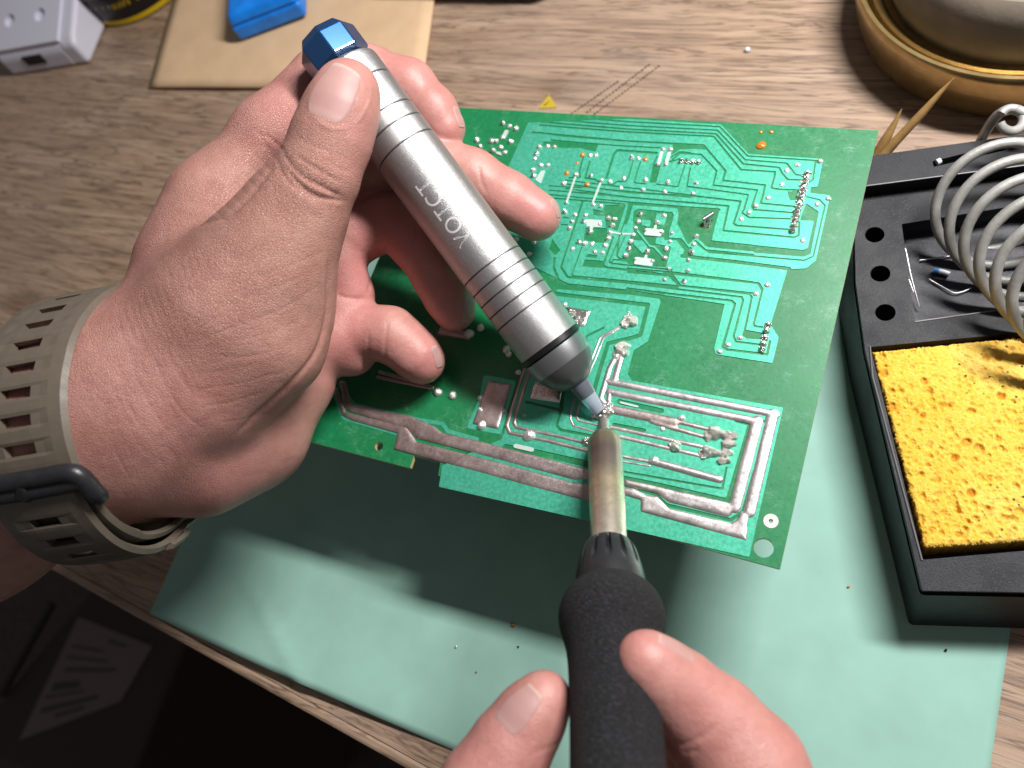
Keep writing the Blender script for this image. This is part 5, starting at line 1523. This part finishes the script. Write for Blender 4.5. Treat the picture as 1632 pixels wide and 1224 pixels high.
# ================================================================ watch strap on the left wrist
wc = D(172, 680, 25.4); wdir = D(240, 650, 25.2) - D(0, 692, 25.9); wdir /= np.linalg.norm(wdir)
_, wu, wvv = frame(wdir, CAM - wc)
if (R.T @ wvv)[1] > 0: wvv = -wvv          # wvv points up in the picture
NTH = 240; WB = 2.55
th = np.linspace(0, 2 * math.pi, NTH, endpoint=False)
def ring_r(sh):
    c = wc + wdir * sh
    dirs = np.cos(th)[:, None] * wu + np.sin(th)[:, None] * wvv
    r = np.full(NTH, 4.2)
    for _ in range(50): r = r - np.clip(LF.sample(c + dirs * r[:, None]), -.3, .3) * .8
    f = np.fft.fft(r); f[5:-4] = 0
    return np.real(np.fft.ifft(f))
rr0 = np.maximum(np.maximum(ring_r(-.9), ring_r(0)), ring_r(.9)) + .05
def rad(t): return np.interp(t % (2 * math.pi), np.append(th, 2 * math.pi), np.append(rr0, rr0[0]))
watch = thing('wrist_watch', wc, 'tan silicone watch strap with slots and a black buckle on the left wrist', 'watch')
def strap(name, t0, t1, off0, off1, slots, wid=WB, flare=0.0, thick=.20, shift=0.0, bulge=.06, hump=0.0):
    """band running round the wrist from angle t0 to t1; slots is the list of slot centre angles"""
    cols = np.array([-.5, -.47, -.36, -.27, -.17, .17, .27, .36, .47, .5])
    ts = set(np.linspace(t0, t1, 90)); hw = .047; hw2 = .07
    for s_ in slots:
        for q in (-hw2, -hw, hw, hw2): ts.add(s_ + q)
    ts = np.array(sorted(ts))
    keep = [0]
    for i in range(1, len(ts)):
        if ts[i] - ts[keep[-1]] > .004: keep.append(i)
    ts = ts[keep]
    V = []; Fc = []
    for t in ts:
        f = (t - t0) / (t1 - t0); r = rad(t) + off0 + (off1 - off0) * f + hump * math.sin(math.pi * f)
        ww = wid * (1 + flare * f)
        for c in cols:
            dr = bulge * (1 - (2 * c) ** 2) - (.10 if abs(c) > .48 else 0)
            insl = any(abs(t - s_) < hw2 + .001 for s_ in slots)
            if insl and abs(c) < .28 and any(abs(t - s_) < hw + .001 for s_ in slots): dr -= .03
            V.append(wc + wdir * (c * ww + shift) + (r + dr) * (math.cos(t) * wu + math.sin(t) * wvv))
    m = len(cols)
    for i in range(len(ts) - 1):
        tm = (ts[i] + ts[i + 1]) / 2
        for j in range(m - 1):
            cm = (cols[j] + cols[j + 1]) / 2
            if abs(cm) < .165 and any(abs(tm - s_) < hw for s_ in slots): continue
            Fc.append((i * m + j, i * m + j + 1, (i + 1) * m + j + 1, (i + 1) * m + j))
    o = recalc(mk(name, V, Fc, MAT['strap'], watch))
    # outward normals
    bmn = bmesh.new(); bmn.from_mesh(o.data); bmn.faces.ensure_lookup_table()
    b0 = wloc(o)
    sgn = sum(f.normal.dot(Vector(np.array(f.calc_center_median()) + b0 - wc)) for f in bmn.faces)
    if sgn < 0: bmesh.ops.reverse_faces(bmn, faces=bmn.faces[:])
    bmn.to_mesh(o.data); bmn.free()
    m_ = o.modifiers.new('thickness', 'SOLIDIFY'); m_.thickness = thick; m_.offset = 0
    bevel(o, .035, 2, 50)
    return o
def ang_at(px, py):                        # wrist angle of the strap spot seen at a pixel
    best = None
    for t in np.linspace(-math.pi / 2 - .4, math.pi / 2 + .4, 500):
        q = proj(wc + (rad(t) + .15) * (math.cos(t) * wu + math.sin(t) * wvv))
        e = abs(q[1] - py)
        if best is None or e < best[0]: best = (e, t)
    return best[1]
t_ref = ang_at(0, 718); sl_up = [t_ref + .205 * k for k in range(10)]
tb = ang_at(0, 762)
strap('strap', ang_at(0, 900) - 1.3, math.pi / 2 + 1.2, .0, .0, [], thick=.18)  if False else None
strap('strap_upper', tb - .9, math.pi / 2 + 1.3, .06, .06, sl_up)
strap('strap_inner', -math.pi / 2 - 1.2, tb - .12, .05, .05, [], wid=WB * .92)
sl_lo = [tb - .33 - .205 * k for k in range(5)]
strap('strap_tail', -math.pi / 2 - .75, tb - .10, .12, .30, sl_lo, wid=WB * .92, hump=.26)
def bp(t, c, off): return wc + wdir * c + (rad(t) + off) * (math.cos(t) * wu + math.sin(t) * wvv)
t1, t2 = tb + .02, tb - .24
# buckle: a broad black bar across the strap with the ends turned down round the tail
pts = [bp(t2, -WB * .60, .16), bp(t2 + .06, -WB * .63, .30), bp(t1 - .04, -WB * .61, .42), bp(t1, -WB * .5, .46), bp(t1, -WB * .2, .48), bp(t1, WB * .2, .48), bp(t1, WB * .48, .46), bp(t1 - .04, WB * .60, .42), bp(t2 + .06, WB * .63, .30), bp(t2, WB * .60, .16)]
cp_ = catmull(pts, 6)
bk = tube('buckle', cp_, .24, MAT['collar'], watch, 14)
tube('buckle_bar', [bp(t1 - .085, -WB * .60, .38), bp(t1 - .09, 0, .44), bp(t1 - .085, WB * .60, .38)], .24, MAT['collar'], bk, 12)
tube('buckle_pin', [bp(t1 - .03, WB * .02, .56), bp(t1 - .08, WB * .02, .60), bp(t1 - .13, WB * .02, .52)], [.14, .19, .14], MAT['ring'], bk, 12)
tk = ang_at(0, 872)
strap('keeper_loop', -math.pi / 2 - .25, -math.pi / 2 + .02, .46, .50, [], wid=WB * 1.08, thick=.16)

# ================================================================ centimetres -> metres
for o in list(bpy.data.objects):
    if o.type in {'CAMERA'}: continue
    o.location = o.location * .01
    if o.type == 'MESH':
        if o.data.get('unit'): o.scale = o.scale * .01
        for m in o.modifiers:
            if m.type == 'SOLIDIFY': m.thickness *= .01
            if m.type == 'BEVEL': m.width *= .01
for me in bpy.data.meshes:
    if me.users and not me.get('unit'):
        me.transform(Matrix.Scale(.01, 4)); me.update()
cam.location = cam.location * .01
bpy.context.view_layer.update()
